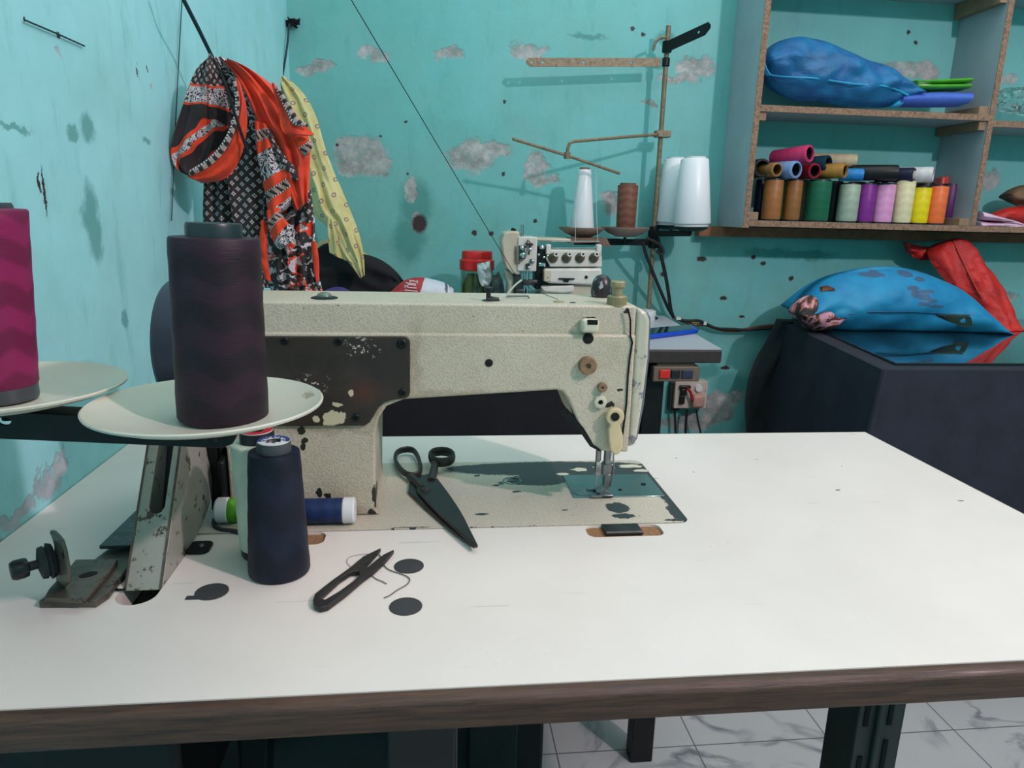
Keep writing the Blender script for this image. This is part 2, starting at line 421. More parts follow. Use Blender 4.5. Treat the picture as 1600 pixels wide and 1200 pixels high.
# rubber plugs filling old screw holes
for (px, py, r) in ((639, 885, .0125), (634, 948, .0125), (331, 925, .0125)):
    p = onz(px, py); MB().lathe([(0, -.0005), (r, -.0005), (r, .0006), (r * .93, .0009), (r*.3, .0004), (0, .0004)], p, seg=28).build('hole_plug', M['rubber'], table)
p = onz(303, 935); MB().box((p.x - .006, p.y - .002, T - .0004), (p.x + .008, p.y + .003, T + .0007)).build('plug_tab', M['rubber'], table)
# stand underneath
M['stand'] = plain('grey_green_enamel', (54, 58, 55), .5, .2, .15, 40)
mb = MB()
L0, L1, LY = .729, .7715, .078
mb.box((L0, LY, .05), (L1, LY + .003, T - .0235)); mb.box((L0, LY, .05), (L0 + .003, LY + .04, T - .0235)); mb.box((L1 - .003, LY, .05), (L1, LY + .04, T - .0235))
mb.box((L0 + .016, LY - .005, .05), (L0 + .020, LY, T - .0235))
mb.build('leg', M['stand'], table, bevel=.002)
mb = MB()
for zz in (T - .115, T - .19, T - .26):
    for xx in (L0 + .006, L0 + .027): mb.box((xx, LY - .0012, zz), (xx + .004, LY - .0002, zz + (.045 if xx < L0 + .01 else .06)))
mb.build('leg_slot', M['hole'], table)
mb = MB().box((.10, LY, .05), (.165, LY + .04, T - .0235)); mb.build('leg', M['stand'], table, bevel=.002)
for xx in (.10, .705):
    MB().box((xx, .02, .03), (xx + .066, .48, .06)).build('foot_rail', M['stand'], table, bevel=.003)
    MB().box((xx, LY, T - .075), (xx + .066, .44, T - .0235)).build('top_rail', M['stand'], table, bevel=.003)
MB().box((.165, LY + .01, T - .36), (.705, LY + .035, T - .30)).build('cross_bar', M['stand'], table, bevel=.003)
MB().box((.20, .19, T - .13), (.60, .44, T - .035)).build('oil_pan', M['black_metal'], table, bevel=.01)
mb = MB().cyl((.22, .26, T - .24), (.40, .26, T - .24), .075); mb.build('motor', M['black_metal'], table, bevel=.01)
MB().box((.34, .12, T - .20), (.40, .22, T - .05)).build('motor_switch', M['black_plastic'], table, bevel=.004)
MB().box((.02, .03, T - .15), (.21, .30, T - .026)).build('drawer', M['black_metal'], table, bevel=.006)
MB().box((.18, .04, .16), (.62, .40, .185)).build('treadle', M['stand'], table, bevel=.004)
MB().box((.24, .05, .0605), (.28, .09, .16)).build('treadle_bracket', M['stand'], table, bevel=.004)
# felt hinge pads with steel hinge
M['felt'] = plain('brown_felt_pad', (150, 112, 78), .9, 0, .3, 300, bump=.5, bs=900)
for x0, x1 in ((.525, .598), (.2125, .281)):
    mb = MB(); plate(mb, rrect(x0, .205, x1, .2305, .0075), [], T - .02, T - .0025)
    h = mb.build('hinge_pad', M['felt'], table, smooth=False)
    mb = MB().box((x0 + .017, .2125, T - .003), (x1 - .02, .2302, T + .0012)); mb.cyl((x0 + .017, .2115, T + .0002), (x1 - .02, .2115, T + .0002), .0022)
    mb.build('hinge_leaf', M['dark_steel'], table, bevel=.0005)

# ================================================================== SEWING MACHINE
mach = thing('sewing_machine', 'cream industrial sewing machine with chipped paint on the cream table', 'sewing machine', (.40, .31, T))
MO = Vector((.40, .31, T))
def machine_paint(name, chips, base=(186, 179, 158), bed=False, extra=None):
    t = NT(name); co = t.coord()
    v = t.n('TexVoronoi'); t.l(co, v.inputs['Vector']); v.inputs['Scale'].default_value = 520
    col = t.mix(t.ramp(t.noise(co, 14, 4), .35, .7), lin(base), lin((196, 190, 172)))
    fl = t.ramp(v.outputs['Distance'], .0, .55, .5, 0)
    col = t.mix(fl, col, lin((128, 124, 104)))
    sp = t.ramp(t.noise(co, 230, 2, .5), .74, .77); col = t.mix(sp, col, lin((84, 76, 62)))
    gr = t.ramp(t.noise(co, 22, 6, .7), .60, .78, 0, .4); col = t.mix(gr, col, lin((150, 138, 112)))
    h = v.outputs['Distance']
    if extra:   # grime rubbed around the seams
        e = t.spots(co, extra, .03, 60, .6, 5); col = t.mix(t.math('MULTIPLY', e, .4), col, lin((128, 108, 82)))
    if chips:
        c = t.spots(co, chips, .009, 160, .06, 5); col = t.mix(c, col, lin((40, 38, 34) if not bed else (52, 58, 60)))
        h = t.math('SUBTRACT', h, t.math('MULTIPLY', c, 1.5))
    t.set(color=col, rough=.42, spec=.45); t.bump(h, .5 if not bed else .15, .0006)
    return t.m
def mc(px, py, rx, rz, Y=.262, ry=.03):
    p = at(px, py, Y) - MO; return (p.x, p.y, p.z, rx, ry, rz)
chips = [mc(472,672,.0035,.0045), mc(475,688,.003,.003), mc(474,697,.003,.0035), mc(499,770,.003,.004), mc(512,775,.0035,.003), mc(506,782,.004,.002),
         mc(585,775,.002,.012), mc(580,800,.004,.004), mc(922,500,.0065,.002), mc(968,609,.003,.0012), mc(895,672,.003,.004), mc(908,682,.005,.003), mc(980,487,.002,.002), mc(952,632,.006,.0025)]
ex = [mc(650,560,.006,.035), mc(690,617,.06,.004), mc(590,640,.006,.03), mc(500,668,.06,.004), mc(367,740,.004,.05), mc(548,800,.03,.006)]
M['mpaint'] = machine_paint('hammered_cream_enamel', chips, extra=ex)
lowp = [(.165,.085),(.187,.072),(.187,.0015),(.328,.0015),(.3245,.006),(.3235,.02),(.325,.085),(.328,.100),(.336,.112),(.352,.1185),(.499,.1275),(.505,.1255),(.510,.118),(.523,.089),
        (.535,.0705),(.545,.0645),(.5735,.063),(.5735,.182),(.165,.182)]
mb = MB().prism([(x, z) for x, z in lowp], (0, .262, T), (1,0,0), (0,0,1), (0,.100,0))
mb.box((.166, .2655, T + .178), (.5735, .3585, T + .2095))
mb.build('arm_casting', M['mpaint'], mach, bevel=.0062, seg=3, angle=50)
# needle-side end cover with its bright worn edge
M['worn_edge'] = plain('bare_metal_and_paint', (196, 194, 174), .4, .1, .1, 60, wear=(120, 124, 134), ws=70, wt=.55)
mb = MB().prism([(.574,.066),(.582,.070),(.586,.11),(.5885,.16),(.5875,.196),(.583,.2045),(.574,.2075)], (0, .265, T), (1,0,0), (0,0,1), (0,.094,0))
mb.build('face_plate', M['worn_edge'], mach, bevel=.004, seg=3)
mb = MB().prism([(.5775,.068),(.584,.074),(.5885,.11),(.5905,.16),(.589,.197),(.585,.204),(.5775,.205)], (0, .268, T), (1,0,0), (0,0,1), (0,.088,0))
mb.build('face_plate_rim', plain('bare_grey_metal', (118, 124, 136), .4, .5, .2, 80), mach, bevel=.002)
mb = MB()
pts = [at(px, py, .2612) for px, py in ((981,482),(985,500),(985,525),(988,535),(984,560),(981,590),(979,630),(974,670),(969,705))]
mb.tube(pts, .0009, 6); mb.build('cover_seam', M['hole'], mach)
# bed
mb = MB(); plate(mb, rrect(BX0, BY0, BX1, BY1, .0115), [], T - .012, T + .0012)
def bc(px, py, rx, ry): p = onz(px, py) - MO; return (p.x, p.y, p.z, rx, ry, .05)
bch = [bc(860,733,.125,.022), bc(955,741,.06,.024), bc(775,733,.06,.013), bc(840,752,.035,.016), bc(1041,770,.011,.07), bc(1014,742,.012,.035), bc(1060,800,.011,.02), bc(1058,806,.006,.012), bc(965,795,.012,.013), bc(975,808,.012,.006), bc(1062,814,.016,.003),
       bc(752,805,.007,.003), bc(883,799,.003,.002), bc(808,770,.006,.0025), bc(790,825,.04,.0018), bc(640,826,.02,.0012), bc(775,760,.004,.003), bc(745,745,.004,.003), bc(850,745,.03,.02)]
M['bedpaint'] = machine_paint('worn_bed_enamel', bch, base=(190, 184, 170), bed=True)
mb.build('bed', M['bedpaint'], mach, smooth=False, bevel=.0006)
mb = MB(); plate(mb, rrect(BX0, BY0, BX1, BY1, .0115), [], T - .0205, T - .0125); mb.build('bed_rim', M['black_metal'], mach, smooth=False)
mb = MB()   # cream flakes left on the bare strip
rr = random.Random(3)
def flake(mb, px, py, w_, h_, z, n=14):
    c = onz(px, py); pl = []
    for i in range(n):
        q = 2*PI*i/n; k2 = .65 + .5 * rr.random(); pl.append((c.x + w_*math.cos(q)*k2, c.y + h_*math.sin(q)*k2))
    plate(mb, pl, [], z, z + .0003)
for a in ((905,735,.011,.006), (985,730,.016,.006), (1002,737,.009,.005), (880,742,.008,.004), (948,733,.006,.003)): flake(mb, *a, T + .0010)
mb.build('paint_flake', M['cream_paint'], mach, smooth=False)
M['slide'] = plain('polished_slide_plate', (128, 150, 150), .16, .85, .15, 25)
MB().box((.527, .294, T + .0008), (.6265, .359, T + .0022)).build('slide_plate', M['slide'], mach, bevel=.0004)
mb = MB(); mb.lathe([(0,0),(.003,0),(.003,.0008),(0,.0008)], (.6125, .327, T + .0020), seg=12); mb.lathe([(0,0),(.002,0),(.002,.0008),(0,.0008)], (.582, .312, T + .0020), seg=12)
mb.build('slide_plate_hole', M['hole'], mach)
mb = MB()
for px, py in ((797,753),(783,757),(806,748)):
    p = onz(px, py); mb.lathe([(0,0),(.0032,0),(.0032,.0012),(.0015,.0012),(.0015,.0004),(0,.0004)], (p.x, p.y, T + .0010), seg=14)
mb.build('bed_screw', M['steel'], mach)
p = onz(800, 753); mb = MB().lathe([(.009,0),(.0105,0),(.0105,.0006),(.009,.0006)], (p.x, p.y, T + .0011), seg=28, closed=True); mb.build('bed_ring', M['slide'], mach)
mb = MB().cyl((.54, .31, T + .0022), (.54, .31, T + .0027), .012, seg=28); mb.build('throat_insert', M['steel'], mach)
# dark cover plate with six screws
t = NT('dark_brown_cover_enamel'); co = t.coord()
col = t.mix(t.ramp(t.noise(co, 30, 6, .7), .35, .7), lin((40, 33, 29)), lin((60, 48, 40)))
cc = [mc(523,650,.0105,.0055), mc(516,660,.006,.003), mc(527,631,.005,.0018), mc(549,613,.0026,.003), mc(495,652,.003,.003), mc(528,655,.006,.004)]
rc = [mc(568,611,.012,.009)]
col = t.mix(t.math('MULTIPLY', t.spots(co, rc, .02, 60, .8, 5), .5), col, lin((96, 48, 36)))
wm = t.math('MULTIPLY', t.spots(co, [mc(490,597,.012,.007), mc(564,540,.014,.008)], .02, 70, .5, 5), t.ramp(t.noise(co, 260, 2, .6), .6, .63))
col = t.mix(wm, col, lin((186, 182, 172)))
col = t.mix(t.spots(co, cc, .008, 170, .05, 5), col, lin((196, 190, 160)))
t.set(color=col, rough=.38); t.bump(t.noise(co, 200, 4), .2, .0008)
o2 = [(404,525),(632,525),(638,527),(641,533),(641,612),(639,618),(634,621.5),(613,624),(601,628),(592,636),(585,648),(578,659),(570,664),(404,664)]
pl = [(at(a, b_, .262).x, at(a, b_, .262).z) for a, b_ in o2]; xl = .172
pl[0] = (xl, pl[0][1]); pl[-1] = (xl, pl[-1][1])
cpl_ = MB().prism(pl, (0, .2585, 0), (1,0,0), (0,0,1), (0, .0035, 0)).build('cover_plate', t.m, mach, smooth=False, bevel=.0012)
for px, py, r in ((445,532,.0036),(529,533,.0036),(628,537,.0046),(629,613,.0036),(556,652,.0036)):
    p = at(px, py, .2585); mb = MB().lathe([(0,0),(r,0),(r,.0012),(r*.75,.0022),(r*.4,.0022),(r*.35,.001),(0,.001)], p, (0,-1,0), 20)
    mb.build('screw', M['black_metal'], cpl_)
# front holes and knobs of the needle head
def disc(px, py, r, h, mat, name, prof=None, Y=.262, seg=28):
    p = at(px, py, Y); mb = MB().lathe(prof or [(0,-.001),(r,-.001),(r,h*.8),(r*.92,h),(0,h)], p, (0,-1,0), seg); return mb.build(name, mat, mach)
disc(764, 567, .0038, .0006, M['hole'], 'thread_hole')
disc(919, 529, .0052, .0006, M['hole'], 'thread_hole')
disc(917, 570, .0087, .007, M['brown_knob'], 'plug_knob', [(0,0),(.0087,0),(.0087,.0055),(.0078,.007),(.003,.007),(.0022,.0045),(0,.0045)])
disc(940, 604, .0046, .005, M['brown_knob'], 'plug_knob', [(0,0),(.0046,0),(.0050,.004),(.0042,.005),(.0015,.005),(.001,.003),(0,.003)], seg=10)
disc(937, 627, .0068, .005, M['cream_paint'], 'hollow_nut', [(.0028,0),(.0068,0),(.0064,.0045),(.0055,.005),(.0028,.005),(.0026,.001),(0,.001)], seg=8)
disc(937, 627, .0027, .0022, M['hole'], 'nut_hole', [(0,0),(.0025,0),(.0025,.0018),(0,.0018)])
# little housing above the upper hole
a = at(903, 520, .262); c = at(935, 496, .262)
mb = MB().box((a.x + .002, .2545, a.z + .001), (c.x, .266, c.z - .001)); mb.build('thread_guard', M['cream_paint'], mach, bevel=.003, seg=3)
mb = MB().box((a.x + .007, .2540, c.z - .006), (c.x - .002, .2560, c.z - .0012)); mb.build('guard_chip', M['black_metal'], mach, bevel=.0006)
# presser-foot lifter lever
M['lever'] = plain('yellowed_plastic', (206, 190, 150), .4, 0, .12, 60)
p = at(961, 651, .254); mb = MB()
lv = []
for i in range(19):
    q = math.radians(-60 + 300 * i / 18); lv.append((p.x + .0090 * math.cos(q), p.z + .0090 * math.sin(q)))
q1 = [at(a_, b_, .254) for a_, b_ in ((950,671),(951,690),(953,703),(960,711),(968,708),(972,698),(973,680),(969,668))]
lv = lv[:] + [(q_.x, q_.z) for q_ in q1]
mb.prism(lv, (0, .2515, 0), (1,0,0), (0,0,1), (0,.0065,0)); ll_ = mb.build('lifter_lever', M['lever'], mach, smooth=False, bevel=.0016)
p2 = at(961, 651, .2515); mb = MB().lathe([(0,0),(.0042,0),(.0042,.0012),(.001,.0012),(0,.0006)], p2, (0,-1,0), 20); mb.build('lever_screw', M['black_metal'], ll_)
mb = MB().cyl(at(961,651,.262), at(961,651,.257), .006); mb.build('lever_pivot', M['black_metal'], ll_)
# needle bar, presser bar, foot
mb = MB()
px0 = at(957, 700, .305)
mb.cyl((.5635, .303, T + .020), (.5635, .303, T + .075), .0042); mb.cyl((.5535, .303, T + .026), (.5535, .303, T + .075), .0030)
mb.box((.5585, .298, T + .024), (.5700, .309, T + .037)); mb.build('presser_bar', M['steel'], mach, bevel=.0008)
mb = MB().box((.551, .2995, T + .024), (.5565, .3065, T + .040)); mb.cyl((.5500, .303, T + .033), (.5470, .303, T + .033), .0022); mb.build('needle_clamp', M['chrome'], mach, bevel=.0006)
mb = MB().cyl((.5535, .303, T + .003), (.5535, .303, T + .026), .0007, .0010, 10); mb.build('needle', M['chrome'], mach)
mb = MB().prism([(.552,.006),(.557,.004),(.568,.0035),(.568,.006),(.563,.0075),(.5665,.012),(.5665,.026),(.5605,.026),(.5605,.012),(.556,.008)], (0,.297,T), (1,0,0), (0,0,1), (0,.012,0))
mb.box((.545, .291, T + .0024), (.569, .296, T + .0045)); mb.box((.545, .310, T + .0024), (.569, .315, T + .0045)); mb.box((.556, .291, T + .0024), (.569, .315, T + .005))
mb.build('presser_foot', M['steel'], mach, bevel=.0006)
mb = MB().tube([(.5665,.297,T+.075),(.5675,.296,T+.052),(.5690,.296,T+.030),(.5665,.297,T+.012)], .0009, 6); mb.build('thread_wire', M['steel'], mach)
mb = MB().prism([(.533,.0700),(.5445,.0625),(.5560,.0560),(.5650,.0575),(.5660,.068)], (0,.288,T), (1,0,0), (0,0,1), (0,.04,0)); mb.build('head_underside', M['black_metal'], mach, bevel=.002)
mb = MB().prism([(.5055,.1010),(.5225,.0860),(.5340,.0700),(.5450,.0640),(.5450,.0665),(.5375,.0720),(.5270,.0890),(.5130,.1040)], (0,.2613,T), (1,0,0), (0,0,1), (0,.02,0)); mb.build('worn_corner', M['black_metal'], mach, smooth=False)
# top fittings
ZT = T + .2095
def top(px, py, y=None):
    return onz(px, py, .2095)
p = top(507, 466); mb = MB().lathe([(0,0),(.0125,0),(.0125,.0012),(.009,.0022),(.009,.0022),(0,.0022)], (p.x, p.y, ZT - .0003), seg=28); os_ = mb.build('oil_sight_base', M['black_metal'], mach)
t = NT('oil_sight_glass'); t.set(color=lin((120, 140, 120)), rough=.08, spec=.7, trans=.4); 
mb = MB().lathe([(.0072,0),(.0068,.0018),(.005,.0034),(.0025,.0043),(0,.0046)], (p.x, p.y, ZT + .0015), seg=24); mb.build('oil_sight', t.m, os_)
p = top(873, 472); mb = MB().lathe([(0,0),(.0055,0),(.0055,.0008),(.0045,.0013),(0,.0013)], (p.x, p.y, ZT - .0002), seg=20); mb.build('oil_plug', M['brass'], mach)
p = top(895, 473); mb = MB().lathe([(0,0),(.003,0),(.003,.0004),(0,.0004)], (p.x, p.y, ZT), seg=14); mb.build('oil_hole', M['hole'], mach)
# pressure regulator screw
p = top(966, 477); p.y += .006; mb = MB(); pr = [(0,0),(.0088,0),(.0092,.001),(.0092,.0085),(.0085,.0095),(.0052,.0098),(.0048,.016),(.0072,.0185),(.0072,.0225),(.0062,.0235),(.003,.0235),(.0028,.021),(0,.021)]
mb.lathe(pr, (p.x, p.y, ZT - .001), seg=40); pk_ = mb.build('pressure_knob', M['brass'], mach, angle=30)
mb = MB()
for i in range(36):
    q = 2*PI*i/36; c2 = Vector((p.x + .0092*math.cos(q), p.y + .0092*math.sin(q), ZT + .0008)); mb.cyl(c2, c2 + Vector((0,0,.0070)), .00045, seg=6)
mb.build('knurling', M['brass'], pk_)
# take-up guard bulb at the far side of the top
p = at(939, 470, .335); t = plain('worn_black_bulb', (44, 40, 42), .35, .1, .2, 60, wear=(172, 172, 176), ws=45, wt=.56)
mb = MB().lathe([(0,0),(.0108,0),(.0112,.006),(.0108,.013),(.0092,.0185),(.006,.0225),(.0025,.0240),(0,.0242)], (p.x, .335, ZT - .001), seg=28); mb.build('needle_bar_cap', t, mach)
# thread guide on top: base, black post, ring and sprung wire
p = top(763, 470); mb = MB().lathe([(0,0),(.0065,0),(.0065,.0008),(.004,.0016),(0,.0016)], (p.x, p.y, ZT - .0002), seg=20)
for i in range(6): q = i/5; mb.lathe([(.0030-.001*q,.0008),(.0048-.0016*q,.0008),(.0048-.0016*q,.0026),(.0030-.001*q,.0026)], (p.x - .002 + .010*q, p.y, ZT + .0002), (1, 0, .12), 12, closed=True)
mb.build('tension_spring', M['dark_steel'], mach)
mb = MB().cyl((p.x, p.y, ZT), (p.x, p.y, ZT + .010), .0023); mb.cyl((p.x, p.y, ZT + .010), (p.x, p.y, ZT + .0132), .0042); mb.build('guide_post', M['black_plastic'], mach, bevel=.0005)
M['silver'] = plain('bright_wire', (214, 216, 210), .3, .3, .05)
gt = [at(a_, b_, p.y) for a_, b_ in ((768,469),(782,468),(789,464),(796,455),(806,444),(815,437.5))]
MB().tube(smoothpts(gt), .0009, 8).build('guide_wire', M['silver'], mach)
gt2 = [at(a_, b_, p.y + .02) for a_, b_ in ((790,463),(825,462.5),(826,466))]
MB().tube(gt2, .0011, 8).build('guide_rod', M['steel'], mach)
# handwheel
mb = MB().lathe([(0,0),(.020,0),(.022,.004),(.050,.006),(.052,.001),(.058,.0),(.0605,.003),(.0605,.021),(.058,.024),(.030,.026),(.026,.030),(0,.030)], (.131, .312, T + .163), (1,0,0), 56)
mb.build('handwheel', plain('blue_grey_wheel', (50, 58, 72), .4, .1, .1, 30), mach)
mb = MB().prism([(.26,.09),(.30,.10),(.33,.09),(.335,.05),(.31,.03),(.30,.004),(.27,.004),(.275,.04)], (.166,0,T), (0,1,0), (0,0,1), (.012,0,0)); mb.build('winder_bracket', M['black_metal'], mach, bevel=.003)
mb = MB().prism([(.255,.06),(.285,.07),(.295,.02),(.285,.004),(.262,.004)], (.1795,0,T), (0,1,0), (0,0,1), (.006,0,0)); mb.build('winder_arm', M['black_metal'], mach, bevel=.002)

cr_ = thing('shade_crate', 'dark crate added under the left half of the sewing table, standing in for shade', 'crate', (.3, .6, 0))
MB().box((.012, .48, .0), (.54, .70, .52)).build('shade_crate_body', plain('dark_shade_fill', (34, 36, 38), .7, 0, .3, 20), cr_, bevel=.006)  # added dark bulk, standing in for the shade under the table
for xx in (.04, .17, .30, .43): MB().box((xx, .473, .02), (xx + .07, .4799, .50)).build('slat', plain('dark_shade_slat', (46, 50, 52), .6, 0, .3, 30), cr_, bevel=.002)
def onp(px, py, P0, n):
    d = R3 * ((px - 800) / CF) - U3 * ((py - 600) / CF) + F2; n = Vector(n)
    return CAM + d * ((Vector(P0) - CAM).dot(n) / d.dot(n))
def polyplate(mb, outer, holes, fn, mi=0):
    "outer/holes: 2D loops; fn(x, y, side) -> point"
    loops = [outer] + holes; tri = tessellate_polygon([[Vector((x, y, 0)) for x, y in l] for l in loops]); flat = [p for l in loops for p in l]
    top_ = [mb.vert(fn(x, y, 1)) for x, y in flat]; bot = [mb.vert(fn(x, y, 0)) for x, y in flat]
    for f in tri: mb.face([top_[i] for i in f], mi); mb.face([bot[i] for i in f][::-1], mi)
    o = 0
    for l in loops:
        n = len(l)
        for i in range(n): a, b2 = o + i, o + (i + 1) % n; mb.face((top_[a], top_[b2], bot[b2], bot[a]), mi)
        o += n
    return mb
# ================================================================== BELT GUARD
M['guard'] = plain('chipped_grey_white_enamel', (156, 158, 148), .4, 0, .1, 30, wear=(70, 60, 52), ws=90, wt=.585)
M['guard_edge'] = plain('rusty_bare_edge', (120, 106, 98), .35, .5, .4, 90)
guard = thing('belt_guard', 'tall chipped grey-white metal belt guard with a slot, standing over the table hole', 'belt guard', (.153, .2, T))
gp = [(.137, -.002), (.206, .094), (.236, .134)]
mb = MB()
H = math.hypot(.236 - .137, .136); dy, dz = (.236 - .137) / H, .136 / H
def gf(u, v, s): return Vector((u, .137 + dy * v + (0 if s == 0 else .0022 * dz), T - .002 + dz * v - (0 if s == 0 else .0022 * dy)))
s0, s1 = .148, .1605
out = [(.139, 0), (.167, 0), (.167, H), (s1, H), (s1, .066), (s1 - .002, .062), (s1 - .005, .0605), (s0 + .005, .0605), (s0 + .002, .062), (s0, .066), (s0, H), (.139, H)]
polyplate(mb, out, [], gf); mb.build('front_panel', M['guard'], guard, smooth=False, bevel=.0004)
side = [(.137, -.002), (.205, .000), (.245, .008), (.278, .022), (.282, .034), (.276, .075), (.266, .134), (.236, .134)]
for xx in (.1655, .139):
    mb = MB().prism([(y, z) for y, z in side], (xx, 0, T), (0,1,0), (0,0,1), (.0022, 0, 0)); mb.build('side_panel', M['guard'], guard, smooth=False, bevel=.0004)
for xx in (.1662, .1398):
    mb = MB().tube([gf(xx, v, 0) for v in (.0, .05, .1, H)], .0011, 6); mb.build('edge_wear', M['guard_edge'], guard)
p = onz(312, 857); mb = MB(); plate(mb, rrect(.166, p.y - .012, p.x + .010, p.y + .010, .006), [], T + .0004, T + .0026)
mb.build('foot_tab', M['black_metal'], guard, smooth=False, bevel=.0005)
mb = MB().lathe([(0,0),(.0022,0),(.0018,.0012),(0,.0014)], (p.x + .002, p.y, T + .0026), seg=12); mb.build('tab_screw', M['steel'], guard)
mb = MB().tube([(.150, .25, T - .05), (.150, .20, T + .02), (.150, .235, T + .09), (.150, .262, T + .128)], .004, 8); mb.build('drive_belt', M['rubber'], guard)

# ================================================================== BOBBIN WINDER TENSION
M['oily'] = plain('rusty_dark_steel', (104, 98, 88), .42, .5, .4, 60, bump=.3, bs=120, wear=(60, 50, 46), ws=60, wt=.6)
win = thing('bobbin_winder_tension', 'rusty steel bobbin winder bracket with black knob, left of the belt guard', 'bobbin winder', (.11, .15, T))
c = [(68,934),(76,920),(108,886),(118,874),(184,873),(172,892),(139,930),(132,936)]
q = [onz(a, b_, .010) for a, b_ in c]
mb = MB(); plate(mb, [(v.x, v.y) for v in q][::1], [], T + .0065, T + .0100); mb.build('tension_plate', M['oily'], win, smooth=False, bevel=.0008)
mb = MB(); plate(mb, [(v.x + .002, v.y - .003) for v in q[:1]] + [(v.x, v.y - .002) for v in q[5:]] + [(v.x, v.y) for v in q[4:5]] + [(v.x, v.y) for v in q[1:4]][::-1], [], T + .0003, T + .0060)
mb = MB(); plate(mb, [(.090,.112),(.131,.110),(.135,.122),(.132,.200),(.105,.200)], [], T + .0003, T + .0060); mb.build('base_plate', M['oily'], win, smooth=False, bevel=.0008)
oil = NT('oily_black_steel'); co = oil.coord(); nz = oil.noise(co, 45, 5, .6, dist=1.5)
oil.set(color=oil.mix(nz, lin((20, 26, 28)), lin((70, 84, 84))), rough=oil.ramp(nz, .3, .7, .1, .5), spec=.6, metal=.2); oil.bump(nz, .5, .002)
mb = MB(); plate(mb, [(.1015,.185),(.137,.185),(.137,.30),(.104,.305)], [], T + .0102, T + .0135); mb.build('slide_strip', oil.m, win, smooth=False, bevel=.0006)
MB().box((.104,.285,T + .0003), (.137,.300,T + .0102)).build('strip_foot', M['black_metal'], win)
P0 = onz(99, 922, .010); nn = Vector((-.78, -.62, 0)).normalized()
tb = [(92,924),(106,911),(105,890),(100,862),(95,845),(88,836),(82,830),(78,829),(77,832),(81,840),(84,850),(85,870),(86,895),(88,912)]
pts = [onp(a, b_, P0, nn) for a, b_ in tb]; tx = Vector((-nn.y, nn.x, 0))
pl = [((v - P0).dot(tx), v.z - P0.z) for v in pts]
mb = MB(); polyplate(mb, pl, [], lambda x, y, s: P0 + tx * x + Vector((0,0,1)) * y + nn * (.0 if s else -.0025)); mb.build('upright_tab', M['oily'], win, smooth=False, bevel=.0007)
cc = onp(86, 874, P0, nn)
mb = MB().lathe([(0,.001),(.0125,.001),(.0138,.004),(.0115,.0045),(.0110,.006),(.0125,.0065),(.0120,.0095),(.006,.0110),(0,.011)], cc, nn, 36); mb.build('tension_disc', M['rubber'], win)
mb = MB().lathe([(0,.011),(.0035,.011),(.0035,.0165),(.0068,.0175),(.0075,.020),(.0075,.0255),(.0062,.028),(0,.0285)], cc, nn, 32); mb.build('tension_knob', M['black_plastic'], win)
c3 = onp(99, 868, P0, nn); mb = MB().lathe([(0,-.001),(.0022,-.001),(.0022,.0006),(0,.0006)], c3, nn, 16); mb.build('tab_hole', M['hole'], win)
q = onz(138, 898, .010); mb = MB(); plate(mb, ell(q.x, q.y, .0065, .004, 24, .5), [], T + .0098, T + .0103); mb.build('plate_slot', M['hole'], win, smooth=False)
mb = MB().tube(smoothpts([onz(a, b_, .0015) for a, b_ in ((196,921),(184,922),(177,918),(180,912),(190,908),(197,900))]), .0010, 6); tag(mb.build('wire_loop', M['black_metal']), 'short dark bent wire lying beside the belt guard hole', 'wire')

# ================================================================== THREAD STAND (left)
M['pan'] = plain('yellowed_white_pan', (196, 196, 180), .38, 0, .1, 14, wear=(150, 140, 122), ws=22, wt=.68)
Ra = at(325, 628, .09); La = at(8, 601, .12)
stand = thing('thread_stand', 'black metal thread stand carrying two shallow cream spool pans, left of the sewing machine', 'thread stand', (.03, .13, T))
def pan(c, name='spool_pan', R=.0755, par=None, mat=None, depth=.0115, seg=64):
    mb = MB(); pr = [(0,-depth),(R*.35,-depth*.97),(R*.62,-depth*.75),(R*.86,-depth*.3),(R*.965,0),(R*.985,.0008),(R,.0),(R*.995,-.0014),(R*.87,-depth*.3-.0018),(R*.62,-depth*.75-.0018),(R*.3,-depth-.0016),(0,-depth-.0016)]
    mb.lathe(pr, c, (0,0,1), seg); o = mb.build(name, mat or M['pan'], par, angle=50); return o
pan(Ra, par=stand); pan(La, par=stand)
b0 = at(0, 640, .10); b1 = at(0, 684, .10); b2 = at(352, 698, .10); b3 = at(352, 660, .10)
slope = (b2.z - b1.z) / (b2.x - b1.x)
zt = lambda x: b0.z + slope * (x - b0.x) - .001; zb = lambda x: b1.z + slope * (x - b1.x)
xe = at(372, 672, .10).x; xs = .022
out = [(xs, zb(xs)), (xe - .012, zb(xe)), (xe - .004, zb(xe) + .003), (xe, zb(xe) + .010), (xe, zt(xe)), (xs, zt(xs))]
hl = at(9, 657, .10); hole = ell(hl.x, hl.z, .0042, .0028, 14)
mb = MB(); polyplate(mb, out, [hole], lambda x, y, s: Vector((x, .098 if s else .1005, y))); mb.build('cross_arm', M['black_metal'], stand, smooth=False, bevel=.0006)
mb = MB(); polyplate(mb, [(xs,.1005),(xe,.1005),(xe,.118),(xs,.118)], [], lambda x, y, s: Vector((x, y, zt(x) - (0 if s else .0025)))); mb.build('arm_flange', M['black_metal'], stand, smooth=False)
for c_, yy in ((Ra, .10), (La, .115)):
    zz = zt(c_.x); mb = MB().cyl((c_.x, c_.y, zz - .012), (c_.x, c_.y, c_.z - .004), .005); mb.cyl((c_.x, c_.y, c_.z - .008), (c_.x, c_.y, c_.z + .055), .003, .002); mb.cyl((c_.x, c_.y, zz - .004), (c_.x, c_.y, zz), .009, seg=6)
    mb.build('spool_pin', M['black_metal'], stand)
mb = MB().cyl((.022, .109, T), (.022, .109, T + .95), .008); mb.build('pole', M['black_metal'], stand)
